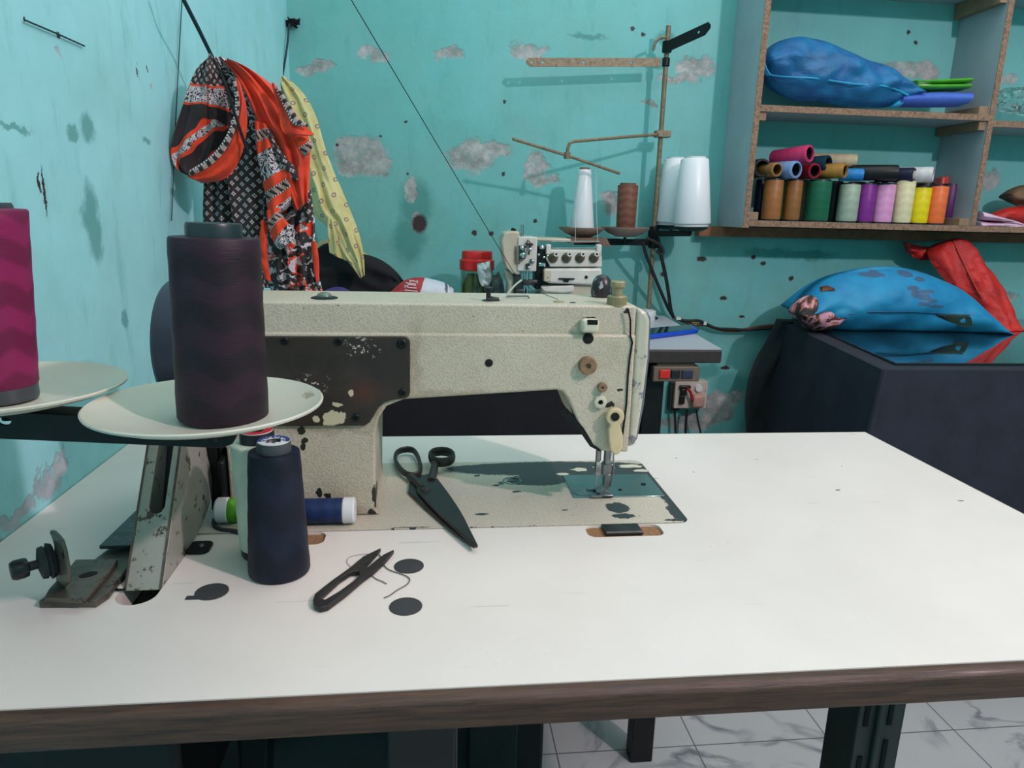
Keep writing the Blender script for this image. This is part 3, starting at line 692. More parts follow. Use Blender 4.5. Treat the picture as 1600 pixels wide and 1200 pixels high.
mb = MB().cyl((.022, .109, T + .0005), (.022, .109, T + .012), .018); mb.build('pole_nut', M['black_metal'], stand, bevel=.002)
MB().box((.018, .10, T + .93), (.26, .118, T + .933)).build('guide_arm', M['black_metal'], stand, bevel=.001)

# ================================================================== LARGE SPOOLS
def label_disc(parent, z, ro, ri, fn, seg=48, rings=4):
    mb = MB(); 
    g = [[mb.vert(((ri + (ro-ri)*k/rings)*math.cos(2*PI*i/seg), (ri + (ro-ri)*k/rings)*math.sin(2*PI*i/seg), z)) for i in range(seg)] for k in range(rings + 1)]
    for k in range(rings):
        for i in range(seg): mb.face((g[k][i], g[k][(i+1)%seg], g[k+1][(i+1)%seg], g[k+1][i]), fn(i / seg, k))
    mb.lathe([(ri, z), (ri, z - .0008), (ro, z - .0008), (ro, z)], seg=seg)
    return mb.build('paper_label', [LAB['a'], LAB['b'], LAB['c']], parent, smooth=False, local=True)
LAB = {'a': plain('label_white', (215, 218, 222), .5), 'b': plain('label_blue', (40, 58, 120), .5), 'c': plain('label_black', (22, 24, 28), .5)}
def spool(name, label, cat, loc, mat, r0, r1, h, core, group=None, rot=None, cr=.62, bottom=.006, toph=.012, lab=None, open_top=True, dip=0):
    t = thing(name, label, cat, loc, rot, group)
    mb = MB(); nseg = 14; pr = [(r0 * .55, bottom)]
    pr += [(r0 * .97, bottom)]
    for i in range(nseg + 1):
        q = i / nseg; pr.append((r0 + (r1 - r0) * q + (.0002 * math.sin(q * 31 + r0 * 999)), bottom + .0015 + (h - toph - bottom - .003) * q))
    pr += [(r1 * .97, h - toph), (r1 * cr, h - toph + .0005)]
    mb.lathe(pr, seg=48); mb.build('wound_thread', mat, t, local=True, angle=60)
    rc = r1 * cr
    mb = MB(); mb.lathe([(r1*.28, h - .012 - toph), (r1*.30, h - .001), (r1*.36, h), (rc, h), (rc*1.04, h - .002), (rc*1.04, h - toph - .002)], seg=40)
    mb.lathe([(r0*.3, .008), (r0*.35, 0), (r0*.93, 0), (r0*.96, .002), (r0*.96, bottom + .001), (r0 * .5, bottom + .001)], seg=40)
    mb.lathe([(rc*.9, h - toph), (r0 * .5, bottom)], seg=24)
    mb.build('spool_core', core, t, local=True, angle=50)
    if lab:
        if lab == 'blue': label_disc(t, h + .0012, rc * .97, r1 * .30, lambda a, k: (0 if (.55 < a < .95) else (1 if (k != 1 or int(a*48) % 3) else 0)) if k > 0 else (0 if int(a*16) % 2 else 1))
        else:
            LAB['b2'] = 1; label_disc(t, h + .0012, rc * .97, r1 * .38, lambda a, k: 2)
    return t
M['th_purple'] = thread_mat('aubergine_thread', (48, 27, 42), .030, .35, lo=(30, 21, 30))
M['th_pink'] = thread_mat('magenta_thread', (140, 34, 88), .030, .25, lo=(108, 26, 66))
M['th_navy'] = thread_mat('navy_thread', (22, 30, 50), .040, .25, lo=(15, 21, 37))
M['th_pale'] = thread_mat('pale_thread', (206, 218, 200), .045, .08)
def spool_scale(px_w, P): return px_w / CF * (P - CAM).dot(F2) / 2
base = Vector((Ra.x, Ra.y, Ra.z - .0105)); base.x = at(349, 640, .09).x
r0 = spool_scale(134, base); ht = at(322, 348, .09).z - base.z; r1 = spool_scale(136, base + Vector((0, 0, ht)))
spool('purple_thread_cone', 'large dark aubergine thread spool standing on the nearer cream spool pan', 'thread spool', base, M['th_purple'], r0, r1, ht, plain('teal_black_plastic', (34, 48, 52), .35, 0, .1), cr=.60, bottom=.001, toph=.009,
      rot=axrot((.02, 0, 1)))
base = Vector((La.x, La.y, La.z - .0105)); ht = at(0, 318, .12).z - base.z
base.x = at(4, 600, .12).x; r0 = at(58, 610, .12).x - base.x; r1 = at(37, 330, .12).x - base.x
spool('pink_thread_cone', 'magenta thread spool standing on the farther cream pan at the left edge', 'thread spool', base, M['th_pink'], r0, r1 + .003, ht, plain('grey_plastic_cone', (58, 64, 70), .35, 0, .1), cr=.72, bottom=.010, toph=.004, rot=axrot((-.03, 0, 1)))
p = onz(437, 892)
spool('navy_thread_cone', 'tall navy thread spool with blue and white label, standing on the cream table', 'thread spool', p, M['th_navy'], spool_scale(93, p), spool_scale(80, p + Vector((0,0,.14))), at(433, 690, p.y).z - T, plain('grey_tube', (70, 74, 78), .45, 0, .1), cr=.64, bottom=.001, toph=.008, lab='blue', rot=axrot((.01, 0, 1)))
p = onz(417, 862); spl = LAB['b']; LAB['b'] = plain('label_red', (190, 40, 52), .5)
t4 = spool('pale_thread_cone', 'pale greenish white thread spool standing behind the navy one, red and black ring label', 'thread spool', p, M['th_pale'], spool_scale(78, p), spool_scale(82, p + Vector((0,0,.14))), at(407, 674, p.y).z - T, M['black_plastic'], cr=.62, bottom=.008, toph=.009, rot=axrot((-.02, 0, 1)))
rc4 = spool_scale(82, p + Vector((0,0,.14))) * .62; h4 = at(407, 674, p.y).z - T
label_disc(t4, h4 + .0012, rc4 * .97, rc4 * .45, lambda a, k: 1 if ((a < .22 or a > .62) and k != 1) else (1 if (a < .22 or a > .62) and int(a*48) % 3 else (0 if int(a*48) % 5 == 0 and k == 2 else 2)))
LAB['b'] = spl

# small bobbins of thread lying against the machine
def small_spool(name, label, x0, x1, y, z, r, mat, cap_l, cap_r, yaw=0, group=None):
    t = thing(name, label, 'thread spool', (x0, y, z + r), Matrix.Rotation(yaw, 3, 'Z') @ axrot((1, 0, 0)), group)
    L = x1 - x0; mb = MB().lathe([(r*.4,.011),(r*.93,.011),(r*.95,.013),(r*.95,L-.013),(r*.93,L-.011),(r*.4,L-.011)], seg=32); mb.build('wound_thread', mat, t, local=True)
    for a, c_ in ((0, cap_l), (L - .012, cap_r)):
        mb = MB().lathe([(r*.3,a),(r*.9,a),(r,a+.0015),(r,a+.0105),(r*.9,a+.012),(r*.3,a+.012)], seg=32, closed=True); mb.build('spool_end', c_, t, local=True)
    return t
M['th_green'] = thread_mat('bright_green_thread', (98, 178, 48), .009, .3)
M['th_blue'] = thread_mat('royal_blue_thread', (24, 48, 96), .013, .3)
a = onz(340, 818); small_spool('green_thread_spool', 'small bright green thread spool with white end, lying at the foot of the machine', a.x, a.x + .055, .254, T + .0014, .0120, M['th_green'], M['white_plastic'], M['white_plastic'])
c_ = onz(559, 812); small_spool('blue_thread_spool', 'small royal blue thread spool with white end, lying against the machine pillar', c_.x - .062, c_.x - .001, .2465, T + .0014, .0125, M['th_blue'], M['black_plastic'], M['white_plastic'])
mb = MB().tube(smoothpts([onz(a_, b_, .002) for a_, b_ in ((335,812),(334,822),(345,828),(362,829),(378,832),(390,836))]), .0022, 8); tag(mb.build('twine', M['rubber']), 'short dark loop lying under the small green spool', 'cord')  # thin dark bent tube on the table below the green spool

# ================================================================== SHEARS, SNIPS, LOOSE THREAD
M['shear'] = plain('dark_burnished_steel', (50, 46, 48), .42, .35, .25, 40, bump=.1, bs=90)
M['shear2'] = plain('worn_black_handle', (58, 56, 52), .5, .3, .25, 60)
sh = thing('tailor_shears', 'large dark steel tailor shears lying closed on the sewing machine bed', 'scissors', (.38, .30, T))
def zz(y, base=.0012): return base
blade = [(672,742),(684,750),(694,763),(705,778),(717,796),(727.5,814.5),(737,834),(747,854),(744,856),(735,849),(720,836),(704,822),(690,810),(668,788),(652,770),(650,752),(660,744)]
q = [onz(a_, b_, .006) for a_, b_ in blade]; mb = MB(); plate(mb, [(v.x, v.y) for v in q], [], T + .0050, T + .0078); mb.build('blade', M['shear'], sh, smooth=False, bevel=.0010)
blade2 = [(640,752),(650,742),(668,745),(690,772),(712,806),(738,846),(742,857),(736,853),(714,837),(690,818),(664,795),(638,770)]
q = [onz(a_, b_, .003) for a_, b_ in blade2]; mb = MB(); plate(mb, [(v.x, v.y) for v in q], [], T + .0018, T + .0046); mb.build('blade', M['shear'], sh, smooth=False, bevel=.0010)
mb = MB().lathe([(0,0),(.0052,0),(.0045,.0020),(.002,.0028),(0,.0028)], onz(664, 766, .0078), seg=20); mb.build('pivot_screw', M['shear2'], sh)
def bow(pts, r=.0024, flat=1.6, name='handle_bow'):
    mb = MB(); pts = [Vector(v) for v in pts]; n = len(pts); rg = []
    cen = sum(pts, Vector()) / n
    for i, v in enumerate(pts):
        d = (pts[(i+1) % n] - pts[i-1]).normalized(); u = Vector((0,0,1)); sd = d.cross(u).normalized(); u = sd.cross(d)
        rg.append([mb.vert(v + sd * r * math.cos(2*PI*k2/8) + u * r * flat * math.sin(2*PI*k2/8)) for k2 in range(8)])
    for i in range(n):
        A, B = rg[i], rg[(i+1) % n]
        for k2 in range(8): mb.face((A[k2], A[(k2+1)%8], B[(k2+1)%8], B[k2]))
    return mb.build(name, M['shear2'], sh)
r1p = [(636,702),(646,703),(652,711),(656,722),(658,733),(655,741),(644,744),(634,741),(625,733),(618,722),(617,711),(624,704)]
bow(smoothpts([onz(a_, b_, .007) for a_, b_ in r1p] + [onz(*r1p[0], .007)], 2)[:-1], .0022, 1.9)
r2p = [(690,705),(700,706),(708,710),(709,716),(702,721),(690,723),(678,721),(672,716),(672,710),(679,706)]
bow(smoothpts([onz(a_, b_, .013) for a_, b_ in r2p] + [onz(*r2p[0], .013)], 2)[:-1], .0024, 2.4)
mb = MB().tube([onz(640,744,.006), onz(648,750,.0062), onz(660,764,.0062)], .0042, 10); mb.build('handle_shank', M['shear2'], sh)
mb = MB().tube([onz(680,722,.011), onz(678,736,.0085), onz(674,752,.0065)], .0046, 10); mb.build('handle_shank', M['shear2'], sh)

so = [(595.5,857),(567,870.7),(548,887),(520,907),(492,929),(489,938),(491,946),(500,951),(513,948),(540,928),(567,905),(585,892),(603,875),(616,859.5),(600,867),(588,876),(575,887),(569,886),(582,872)]
si = [(560,893),(548,895),(530,907),(505,930),(501,937),(508,938),(530,925),(551,910),(562,899)]
f2 = lambda L, Z: [(onz(a_, b_, Z).x, onz(a_, b_, Z).y) for a_, b_ in L]
mb = MB(); plate(mb, f2(so, .004), [f2(si, .004)], T + .0006, T + .0050)
tag(mb.build('thread_snips', M['shear'], smooth=False, bevel=.0008), 'small U-shaped dark steel thread snips lying open on the cream table', 'thread snips')
M['thread_grey'] = plain('grey_thread', (96, 92, 88), .8)
th = smoothpts([onz(a_, b_, .0009) for a_, b_ in ((593,866),(598,880),(604,888),(612,892),(622,895),(634,899),(641,904),(639,911),(630,917),(620,922),(610,930),(600,934))])
tag(MB().tube(th, .00045, 5).build('loose_thread', M['thread_grey']), 'wavy grey thread end lying right of the snips on the table', 'thread')
th = smoothpts([onz(a_, b_, .0009) for a_, b_ in ((580,898),(588,905),(597,908),(604,912))])
tag(MB().tube(th, .0004, 5).build('loose_thread', M['thread_grey']), 'short straight thread end lying just below the snips blades', 'thread')
th = smoothpts([onz(a_, b_, .0009) for a_, b_ in ((548,885),(542,880),(543,871),(556,867),(572,865),(585,866))])
tag(MB().tube(th, .0003, 5).build('loose_thread', plain('pale_thread_end', (160, 165, 158), .8)), 'pale looped thread end left of the snips blades on the table', 'thread')
# ================================================================== OVERLOCK TABLE
M['greytop'] = plain('pale_grey_laminate', (176, 180, 188), .35, 0, .06, 8)
M['dwood'] = plain('dark_board_edge', (52, 44, 42), .5, 0, .3, 60)
ot = thing('overlock_table', 'pale grey topped table with dark edge, against the wall behind the sewing machine', 'table', (.6, 1.4, 0))
mb = MB(); plate(mb, [(.02, 1.142), (1.036, 1.142), (1.072, 1.672), (.02, 1.672)], [], T - .003, T); mb.build('tabletop', M['greytop'], ot, smooth=False)
mb = MB(); plate(mb, [(.018, 1.139), (1.039, 1.139), (1.075, 1.674), (.018, 1.674)], [], T - .034, T - .0032); mb.build('table_board', M['dwood'], ot, smooth=False, bevel=.004)
for xx, yy in ((.10, 1.17), (.868, 1.17), (.10, 1.60), (.90, 1.60)):
    MB().box((xx, yy, 0), (xx + .05, yy + .04, T - .034)).build('leg', M['black_metal'], ot, bevel=.003)
a = at(1022, 573, 1.139); c = at(1093, 597, 1.139)
mb = MB().box((a.x, 1.141, c.z), (c.x, 1.17, a.z)); mb.box((a.x + .01, 1.15, a.z - .01), (c.x - .01, 1.17, T - .034)); sb_ = mb.build('switch_box', plain('brown_switch_box', (112, 98, 84), .5), ot, bevel=.003)
for k_, (x0, x1, m_) in enumerate(((1031,1046,plain('red_rocker', (214, 40, 34), .35)), (1049,1062,M['black_plastic']), (1066,1082,plain('dark_blue_rocker', (44, 52, 74), .4)))):
    u = at(x0, 578, 1.139); v = at(x1, 591, 1.139); MB().box((u.x, 1.1365, v.z), (v.x, 1.142, u.z)).build('rocker_switch', m_, sb_, bevel=.0015)
# ---- chair of the operator
ch = thing('operator_chair', 'black chair seen through the gap under the sewing machine arm', 'chair', (.56, .95, 0))
M['black_cloth'] = plain('black_cloth', (20, 22, 27), .9, 0, .3, 20, bump=.4, bs=60)
MB().box((.20, 1.06, T - .42), (.835, 1.10, T - .015)).build('backrest', M['black_cloth'], ch, bevel=.012, seg=3)
MB().box((.24, .74, T - .32), (.82, 1.06, T - .28)).build('seat', M['black_cloth'], ch, bevel=.012, seg=3)
for xx in (.25, .765):
    for yy in (.752, 1.062): MB().box((xx, yy, 0), (xx + .045, yy + .035, T - .32)).build('leg', M['black_metal'], ch, bevel=.003)

# ================================================================== OVERLOCK MACHINE
M['cream2'] = plain('aged_cream_enamel', (200, 190, 168), .35, 0, .12, 20, wear=(120, 106, 90), ws=80, wt=.68)
M['white2'] = plain('white_enamel', (214, 212, 204), .3, 0, .1, 30, wear=(130, 120, 108), ws=90, wt=.67)
om = thing('overlock_machine', 'white and cream overlock machine with four tension dials, on the grey table', 'overlock machine', (.68, 1.42, T))
OY = 1.36
def P(px, py, Y=OY): return at(px, py, Y)
def pbox(px0, py0, px1, py1, y0, y1, Y=None):
    a = at(px0, py0, Y or y0); c = at(px1, py1, Y or y0); return (a.x, y0, c.z), (c.x, y1, a.z)
def pprism(L, y0, dy_):
    q = [at(a_, b_, y0) for a_, b_ in L]; return MB().prism([(v.x, v.z) for v in q], (0, y0, 0), (1,0,0), (0,0,1), (0, dy_, 0))
pprism([(784,375),(788,364),(800,361),(812,362),(812,430),(800,427),(791,418),(786,395)], 1.34, .09).build('head_casting', M['cream2'], om, bevel=.004, seg=3)
pprism([(788,420),(800,426),(806,436),(806,455),(800,470),(815,480),(815,492),(788,492),(792,468),(795,446)], 1.37, .07).build('column', M['cream2'], om, bevel=.005)
MB().box(*pbox(810, 370, 838, 424, 1.335, 1.43)).build('needle_plate_cover', M['white2'], om, bevel=.002)
mb = MB(); a = P(815, 369, 1.35); mb.cyl(a, a + Vector((0,0,.028)), .0048); mb.build('oil_cap', M['chrome'], om)
a = P(803, 362, 1.36); mb = MB().cyl(a + Vector((-.004,0,-.004)), a + Vector((0,0,.008)), .006); mb.build('top_knob', M['black_plastic'], om)
# clutter of the needle mechanism
mb = MB(); rr = random.Random(11)
mb.box(*pbox(811, 384, 822, 388, 1.325, 1.336)); mb.box(*pbox(813, 388, 820, 394, 1.322, 1.336)); mb.box(*pbox(812, 398, 821, 405, 1.322, 1.336)); mb.box(*pbox(823, 380, 833, 384, 1.325, 1.336)); 
mb.box(*pbox(822, 412, 828, 421, 1.328, 1.336)); mb.box(*pbox(829, 405, 835, 411, 1.328, 1.336)); mb.tube([P(822,383,1.326), P(825,375,1.326), P(829,381,1.326), P(826,398,1.326)], .0022)
mb.build('needle_mechanism', M['dark_steel'], om, bevel=.001)
mb = MB()
for px, py, r in ((815,388,.0052),(816,399,.0062),(828,390,.004),(826,418,.0035),(832,408,.004)):
    a = P(px, py, 1.322); mb.lathe([(0,0),(r,0),(r,.006),(0,.008)], a, (0,-1,0), 20)
mb.build('mechanism_screw', M['chrome'], om)
mb = MB(); mb.tube([P(806,384,1.335), P(806,410,1.335), P(809,412,1.335)], .0016); mb.box(*pbox(811,388,813,412,1.33,1.336)); mb.build('thread_guide', M['brown_knob'], om)
mb = MB(); mb.cyl(P(816,424,1.36), P(816,440,1.36), .003); mb.cyl(P(824,424,1.36), P(823,470,1.36), .0048); mb.build('needle_bar', M['chrome'], om)
mb = MB(); mb.box(*pbox(803, 430, 818, 458, 1.36, 1.40)); mb.box(*pbox(818, 438, 832, 446, 1.345, 1.375)); mb.box(*pbox(807, 452, 818, 462, 1.34, 1.37)); mb.cyl(P(828,440,1.35), P(840,440,1.35), .005)
mb.build('presser_mechanism', M['dark_steel'], om, bevel=.002)
mb = MB().box(*pbox(820, 462, 828, 470, 1.33, 1.37)); mb.box(*pbox(795, 462.5, 826, 466.5, 1.335, 1.34)); mb.build('presser_foot', M['steel'], om, bevel=.001)
mb = MB().box(*pbox(838, 385, 856, 452, 1.365, 1.42)); mb.build('looper_housing', M['black_metal'], om, bevel=.003)
mb = MB(); a = P(847, 389, 1.35); mb.lathe([(0,0),(.0058,0),(.0058,.006),(.0035,.009),(0,.009)], a, (0,0,1), 20)
for px, py in ((841,398),(849,402),(843,412),(850,415),(855,400)): a = P(px, py, 1.36); mb.lathe([(0,0),(.0032,0),(.0028,.008),(0,.009)], a, (0,-1,0), 14)
mb.box(*pbox(842, 411, 852, 416, 1.352, 1.366)); mb.build('looper_screw', M['chrome'], om)
# dial bank
mb = pprism([(857,392),(866,391),(940,392),(941,417),(860,417),(853,404)], 1.355, .07); mb.build('dial_panel', M['white2'], om, bevel=.002)
for px in (857, 936):
    mb = MB().box(*pbox(px - 3, 382, px + 4, 398, 1.352, 1.375)); mb.build('guide_post', M['white2'], om, bevel=.0025)
mb = MB().tube([P(861,377.5,1.36), P(937,377.5,1.36)], .0012); mb.tube([P(862,388,1.36), P(935,388,1.36)], .0012); mb.tube([P(861,377.5,1.36), P(862,388,1.36)], .001); mb.tube([P(937,377.5,1.36), P(935,388,1.36)], .001)
mb.build('guide_rail', M['steel'], om)
M['dial'] = plain('olive_dial', (92, 86, 66), .5, .1, .3, 90)
for cx in (867.5, 888.5, 909.5, 931):
    a = P(cx, 396.5, 1.352); mb = MB(); 
    v = P(cx - 7, 409, 1.352)
    ax = (a - v).normalized(); ax = Vector((ax.x * .8, -1.1, ax.z * .8)).normalized()
    mb.lathe([(0,0),(.0125,0),(.0115,.008),(.0085,.016),(0,.017)], P(cx - 4.5, 404, 1.358), ax, 24); td_ = mb.build('tension_dial', M['dial'], om, bevel=.0006)
    mb = MB().lathe([(.0028,0),(.0058,0),(.0058,.006),(.0028,.006)], P(cx + 1, 397, 1.340), (0,-1,0), 20, closed=True); mb.build('dial_nut', M['white2'], td_)
    mb = MB().lathe([(0,0),(.0026,0),(.0026,.004),(0,.004)], P(cx + 1, 397, 1.340), (0,-1,0), 12); mb.build('dial_spring', M['hole'], td_)
mb = pprism([(850,420),(941,419),(941,442),(935,446),(860,443),(850,440)], 1.345, .12); mb.build('front_cover', M['white2'], om, bevel=.006, seg=3)
mb = MB().box(*pbox(850.5, 422, 861, 440, 1.338, 1.36)); mb.build('cover_latch', M['cream2'], om, bevel=.002)
MB().lathe([(0,0),(.0014,0),(.0014,.001),(0,.001)], P(856, 434, 1.338), (0,-1,0), 10).build('latch_screw', M['black_metal'], om)
MB().lathe([(0,0),(.0042,0),(.0036,.003),(0,.004)], P(916,433,1.345), (0,-1,0), 16).build('cover_screw', M['black_metal'], om)
MB().prism([(0,.003),(.040,.003),(.040,0),(.026,-.001),(.025,-.007),(.014,-.007),(.013,-.001),(0,0)], P(873, 436.5, 1.3395), (1,0,0), (0,0,1), (0,.008,0)).build('cover_handle', M['black_metal'], om, bevel=.0006)
mb = pprism([(845,446),(938,444),(940,500),(845,500)], 1.36, .11); mb.build('base_casting', M['cream2'], om, bevel=.005)
mb = pprism([(845,448),(897,446),(897,456),(880,458),(850,456)], 1.345, .02); mb.build('base_plate', M['white2'], om, bevel=.003)
mb = pprism([(786,464),(845,462),(845,500),(786,500)], 1.35, .12); mb.build('cloth_plate', M['steel'], om, bevel=.004)
mb = MB().box(*pbox(838, 372, 892, 378, 1.45, 1.56)); mb.build('rear_shelf', M['cream2'], om, bevel=.003)
mb = pprism([(890,372),(948,372),(955,386),(944,384),(935,379),(890,380)], 1.50, .06); mb.build('rear_shelf', M['cardboard'], om)

# ================================================================== OVERLOCK THREAD STAND
M['rust'] = plain('rust_flecked_pipe', (134, 122, 98), .5, .2, .35, 90, bump=.3, bs=200, wear=(96, 66, 46), ws=120, wt=.58)
M['oldpan'] = plain('old_pinkish_pan', (140, 120, 108), .55, 0, .2, 20, wear=(110, 86, 76), ws=40, wt=.6)
st = thing('overlock_thread_stand', 'tall rusty pipe thread stand with slotted guide arms, standing behind the overlock by the wall', 'thread stand', (.97, 1.61, T))
SY = 1.61
pa = at(1042, 40, SY); pb = at(1016.5, 470, SY); pz = Vector((pb.x + .001, SY, T))
ptop = Vector((pb.x, SY, pa.z))
pmid = (pb.x + pa.x) / 2
MB().cyl((pmid, SY, T), (pmid, SY, pa.z), .0065, seg=20).build('pole', M['rust'], st)
MB().lathe([(0,0),(.03,0),(.03,.003),(.012,.006),(.01,.02),(0,.02)], (pmid, SY, T)).build('pole_base', M['black_metal'], st)
def arm(p0, p1, hgt, name, mat, holes=(), thick=.003, pointed=True):
    p0, p1 = Vector(p0), Vector(p1); d = (p1 - p0); L = d.length; d.normalize(); n_ = d.cross(Vector((0,0,1))).normalized()
    hh = hgt / 2; out = [(0,-hh),(L - (hh if pointed else 0),-hh),(L,-hh*.2),(L,hh*.4),(L-hh*.5,hh),(0,hh)]
    hs = [ell(L * h_, 0, .0035, .0035, 10) for h_ in holes]
    mb = MB(); polyplate(mb, out, hs, lambda x, y, s: p0 + d * x + Vector((0,0,1)) * y + n_ * (thick/2 if s else -thick/2))
    return mb.build(name, mat, st, smooth=False)
q0 = at(1032, 97.5, SY - .01); q1 = at(822, 97.5, 1.575)
arm(q0, q1, .0215, 'guide_arm', M['rust'], (.22, .58, .88, .96))
q0 = at(1040, 74, SY - .012); q1 = at(1110, 42, 1.50)
arm(q0, q1, .028, 'guide_arm', M['black_metal'], (.75,))
mb = MB().cyl((pmid, SY, at(1036,82,SY).z), (pmid, SY, at(1036,64,SY).z), .013); mb.cyl((pmid, SY, at(1036,104,SY).z), (pmid, SY, at(1036,90,SY).z), .010); mb.build('arm_collar', M['black_metal'], st, bevel=.002)
mb = MB().tube([at(1040,58,SY-.01), at(1030,60,SY-.02), at(1024,66,SY-.02), at(1021,78,SY-.02)], .004); mb.build('wing_screw', M['rust'], st)
cz = at(1040, 210, SY).z
mb = MB().box((pmid - .018, SY - .016, cz - .009), (pmid + .024, SY + .010, cz + .009)); mb.build('rod_clamp', M['rust'], st, bevel=.002)
mb = MB().tube([(pmid - .01, SY - .012, cz - .002), at(990, 213, 1.56), at(896, 221, 1.49), at(890, 224, 1.487), at(887, 232, 1.487), at(886, 242, 1.487)], .0042); mb.build('guide_rod', M['rust'], st)
mb = MB().tube([at(801, 217, 1.46), at(886, 243, 1.487), at(968, 271, 1.51)], .0040); mb.cyl(at(886,238,1.487), at(886,248,1.487), .0085); mb.build('guide_rod', M['rust'], st)
# lower cross arms carrying the pans
zp = at(905, 362, 1.56).z
def cup(c, R, par, mat):
    mb = MB(); pr = [(0,-.012),(R*.4,-.0105),(R*.7,-.002),(R,.012),(R*1.0,.009),(R*.7,-.0055),(R*.4,-.0140),(0,-.0155)]
    mb.lathe(pr, c, (0,0,1), 40); return mb.build('spool_pan', mat, par, angle=60)
cones = [(909, 362, 1.56, 'L'), (977, 362, 1.56, 'B'), (1049, 352, 1.62, 'R2'), (1080, 354, 1.525, 'R1')]
cc = []
for cx, cy, cyy, k_ in cones:
    a = at(cx, cy, cyy); cc.append(a)
R_ = .066
cup(cc[0] + Vector((0,0,.0)), .064, st, M['oldpan']); cup(cc[1] + Vector((0,0,.0)), .066, st, M['oldpan'])
for a in cc[:2]:
    mb = MB().cyl(a + Vector((0,0,-.03)), a + Vector((0,0,.06)), .004); mb.build('spool_pin', M['black_metal'], st)
za = at(1000, 376, SY).z
MB().beam((cc[0].x - .02, 1.56, za - .004), (pmid, SY, za - .004), .004, .018).build('cross_arm', M['black_metal'], st)
zb_ = at(1060, 366, SY).z
MB().beam((pmid - .02, SY - .012, zb_), (cc[3].x + .0, 1.525, cc[3].z - .018), .004, .016).build('cross_arm', M['black_metal'], st)
mb = MB().cyl((pmid, SY, za - .02), (pmid, SY, zb_ + .02), .014); mb.build('arm_collar', M['black_metal'], st, bevel=.002)
for a in cc[2:]:
    mb = MB().lathe([(0,-.012),(.030,-.012),(.046,-.003),(.046,-.001),(0,-.001)], a, (0,0,1), 32); mb.cyl(a + Vector((0,0,-.022)), a + Vector((0,0,.05)), .004); mb.build('spool_pan', M['black_metal'], st)
def cone(name, label, p, r0, r1, h, mat, core, tilt=(0,0,1), base=.008, group=None):
    t = thing(name, label, 'thread cone', p, axrot(tilt), group); r0i = r0 * .6
    mb = MB().lathe([(r0*.5,base),(r0*.97,base),(r0,base+.004),(r1,h-.008),(r1*.93,h-.005),(r1*.5,h-.005)], seg=40); mb.build('wound_thread', mat, t, local=True, angle=50)
    mb = MB().lathe([(r0*.3,0),(r0*.88,0),(r0*.90,base+.001),(r0*.4,base+.001),(r1*.75,h-.006),(r1*.78,h),(r1*.45,h),(r1*.40,h-.02)], seg=32); mb.build('cone_core', core, t, local=True)
    return t
v = cc[0]; cone('white_thread_cone', 'slim white thread cone on the left pinkish pan above the overlock', v + Vector((0,0,-.010)), .034, .0175, at(915,262,1.56).z - v.z + .010, M['cone_white'], M['cardboard'])
v = cc[1]; M['th_brown'] = thread_mat('rusty_brown_twine', (122, 78, 60), .02, .3)
cone('brown_twine_spool', 'narrow reddish brown twine spool on the second pinkish pan above the overlock', v + Vector((0,0,-.006)), .026, .028, at(979,286,1.56).z - v.z + .006, M['th_brown'], M['cardboard'])
v = cc[2]; cone('white_thread_cone', 'fat white thread cone half hidden at the back, beside the stand pole', v, .052, .037, at(1052,246,1.62).z - v.z, M['cone_white'], M['white_plastic'], (.02,0,1))
v = cc[3]; cone('white_thread_cone', 'fat white thread cone in front, rightmost on the overlock stand', v, .0515, .037, at(1087,245,1.525).z - v.z, M['cone_white'], M['white_plastic'], (-.03,0,1))
# thin threads from cones
wt_ = plain('fine_white_thread', (190, 200, 200), .6)
for pts, lb in (([at(899,330,1.50), at(899,365,1.44), at(899,377,1.36)], 'fine white thread running down from the slim white cone to the overlock'), ([at(934,378,1.36), at(932,330,1.44), at(931,262,1.50)], 'fine white thread rising from the overlock guide rail to the crooked rod')):
    tag(MB().tube(pts, .0005, 5).build('thread', wt_), lb, 'thread')

# ================================================================== THINGS ON THE OVERLOCK TABLE
def glass(name, c, rough=.05):
    t = NT(name); t.set(color=lin(c), rough=rough, trans=1.0, ior=1.45); return t.m
jar = thing('plastic_jar', 'clear plastic jar with red screw lid and yellow contents, left of the overlock', 'jar', at(745, 470, 1.50))
jc = Vector((at(745, 430, 1.50).x, 1.50, T)); jr = .0435; jt = at(745, 417, 1.50).z
M['clearp'] = glass('clear_plastic', (196, 214, 200), .12)
mb = MB().lathe([(0,.001),(jr*.95,.001),(jr,.006),(jr,jt-T-.012),(jr*.9,jt-T-.002),(jr*.85,jt-T),(jr*.83,jt-T-.002),(jr*.94,jt-T-.016),(jr*.95,.006),(0,.004)], jc, seg=40); mb.build('jar_body', M['clearp'], jar)
mb = MB().lathe([(0,.006),(jr*.9,.006),(jr*.9,.10),(jr*.6,jt-T-.02),(0,jt-T-.02)], jc, seg=32); mb.build('jar_contents', plain('mustard_contents', (172, 164, 40), .6, 0, .5, 30, c2=(120, 116, 40)), jar)
zl = at(745, 392, 1.50).z; mb = MB().lathe([(0,zl-T),(jr*.88,zl-T),(jr*.93,zl-T-.004),(jr*.94,zl-T-.020),(jr*1.06,zl-T-.024),(jr*1.07,jt-T-.006),(jr*1.0,jt-T-.008),(jr*.8,jt-T)], jc, seg=40)
mb.build('jar_lid', plain('red_plastic_lid', (200, 28, 28), .3, 0, .1), jar)
mb = sheet([at(a_, b_, 1.44) for a_, b_ in ((745,412),(746,425),(748,437),(752,448))], [at(a_, b_, 1.44) for a_, b_ in ((766,408),(767,420),(769,436),(764,448))], 14, 10, (0,-1,0), .018, .012, crump=.010, cs=50, seed=2, smooth=1, endt=.6)
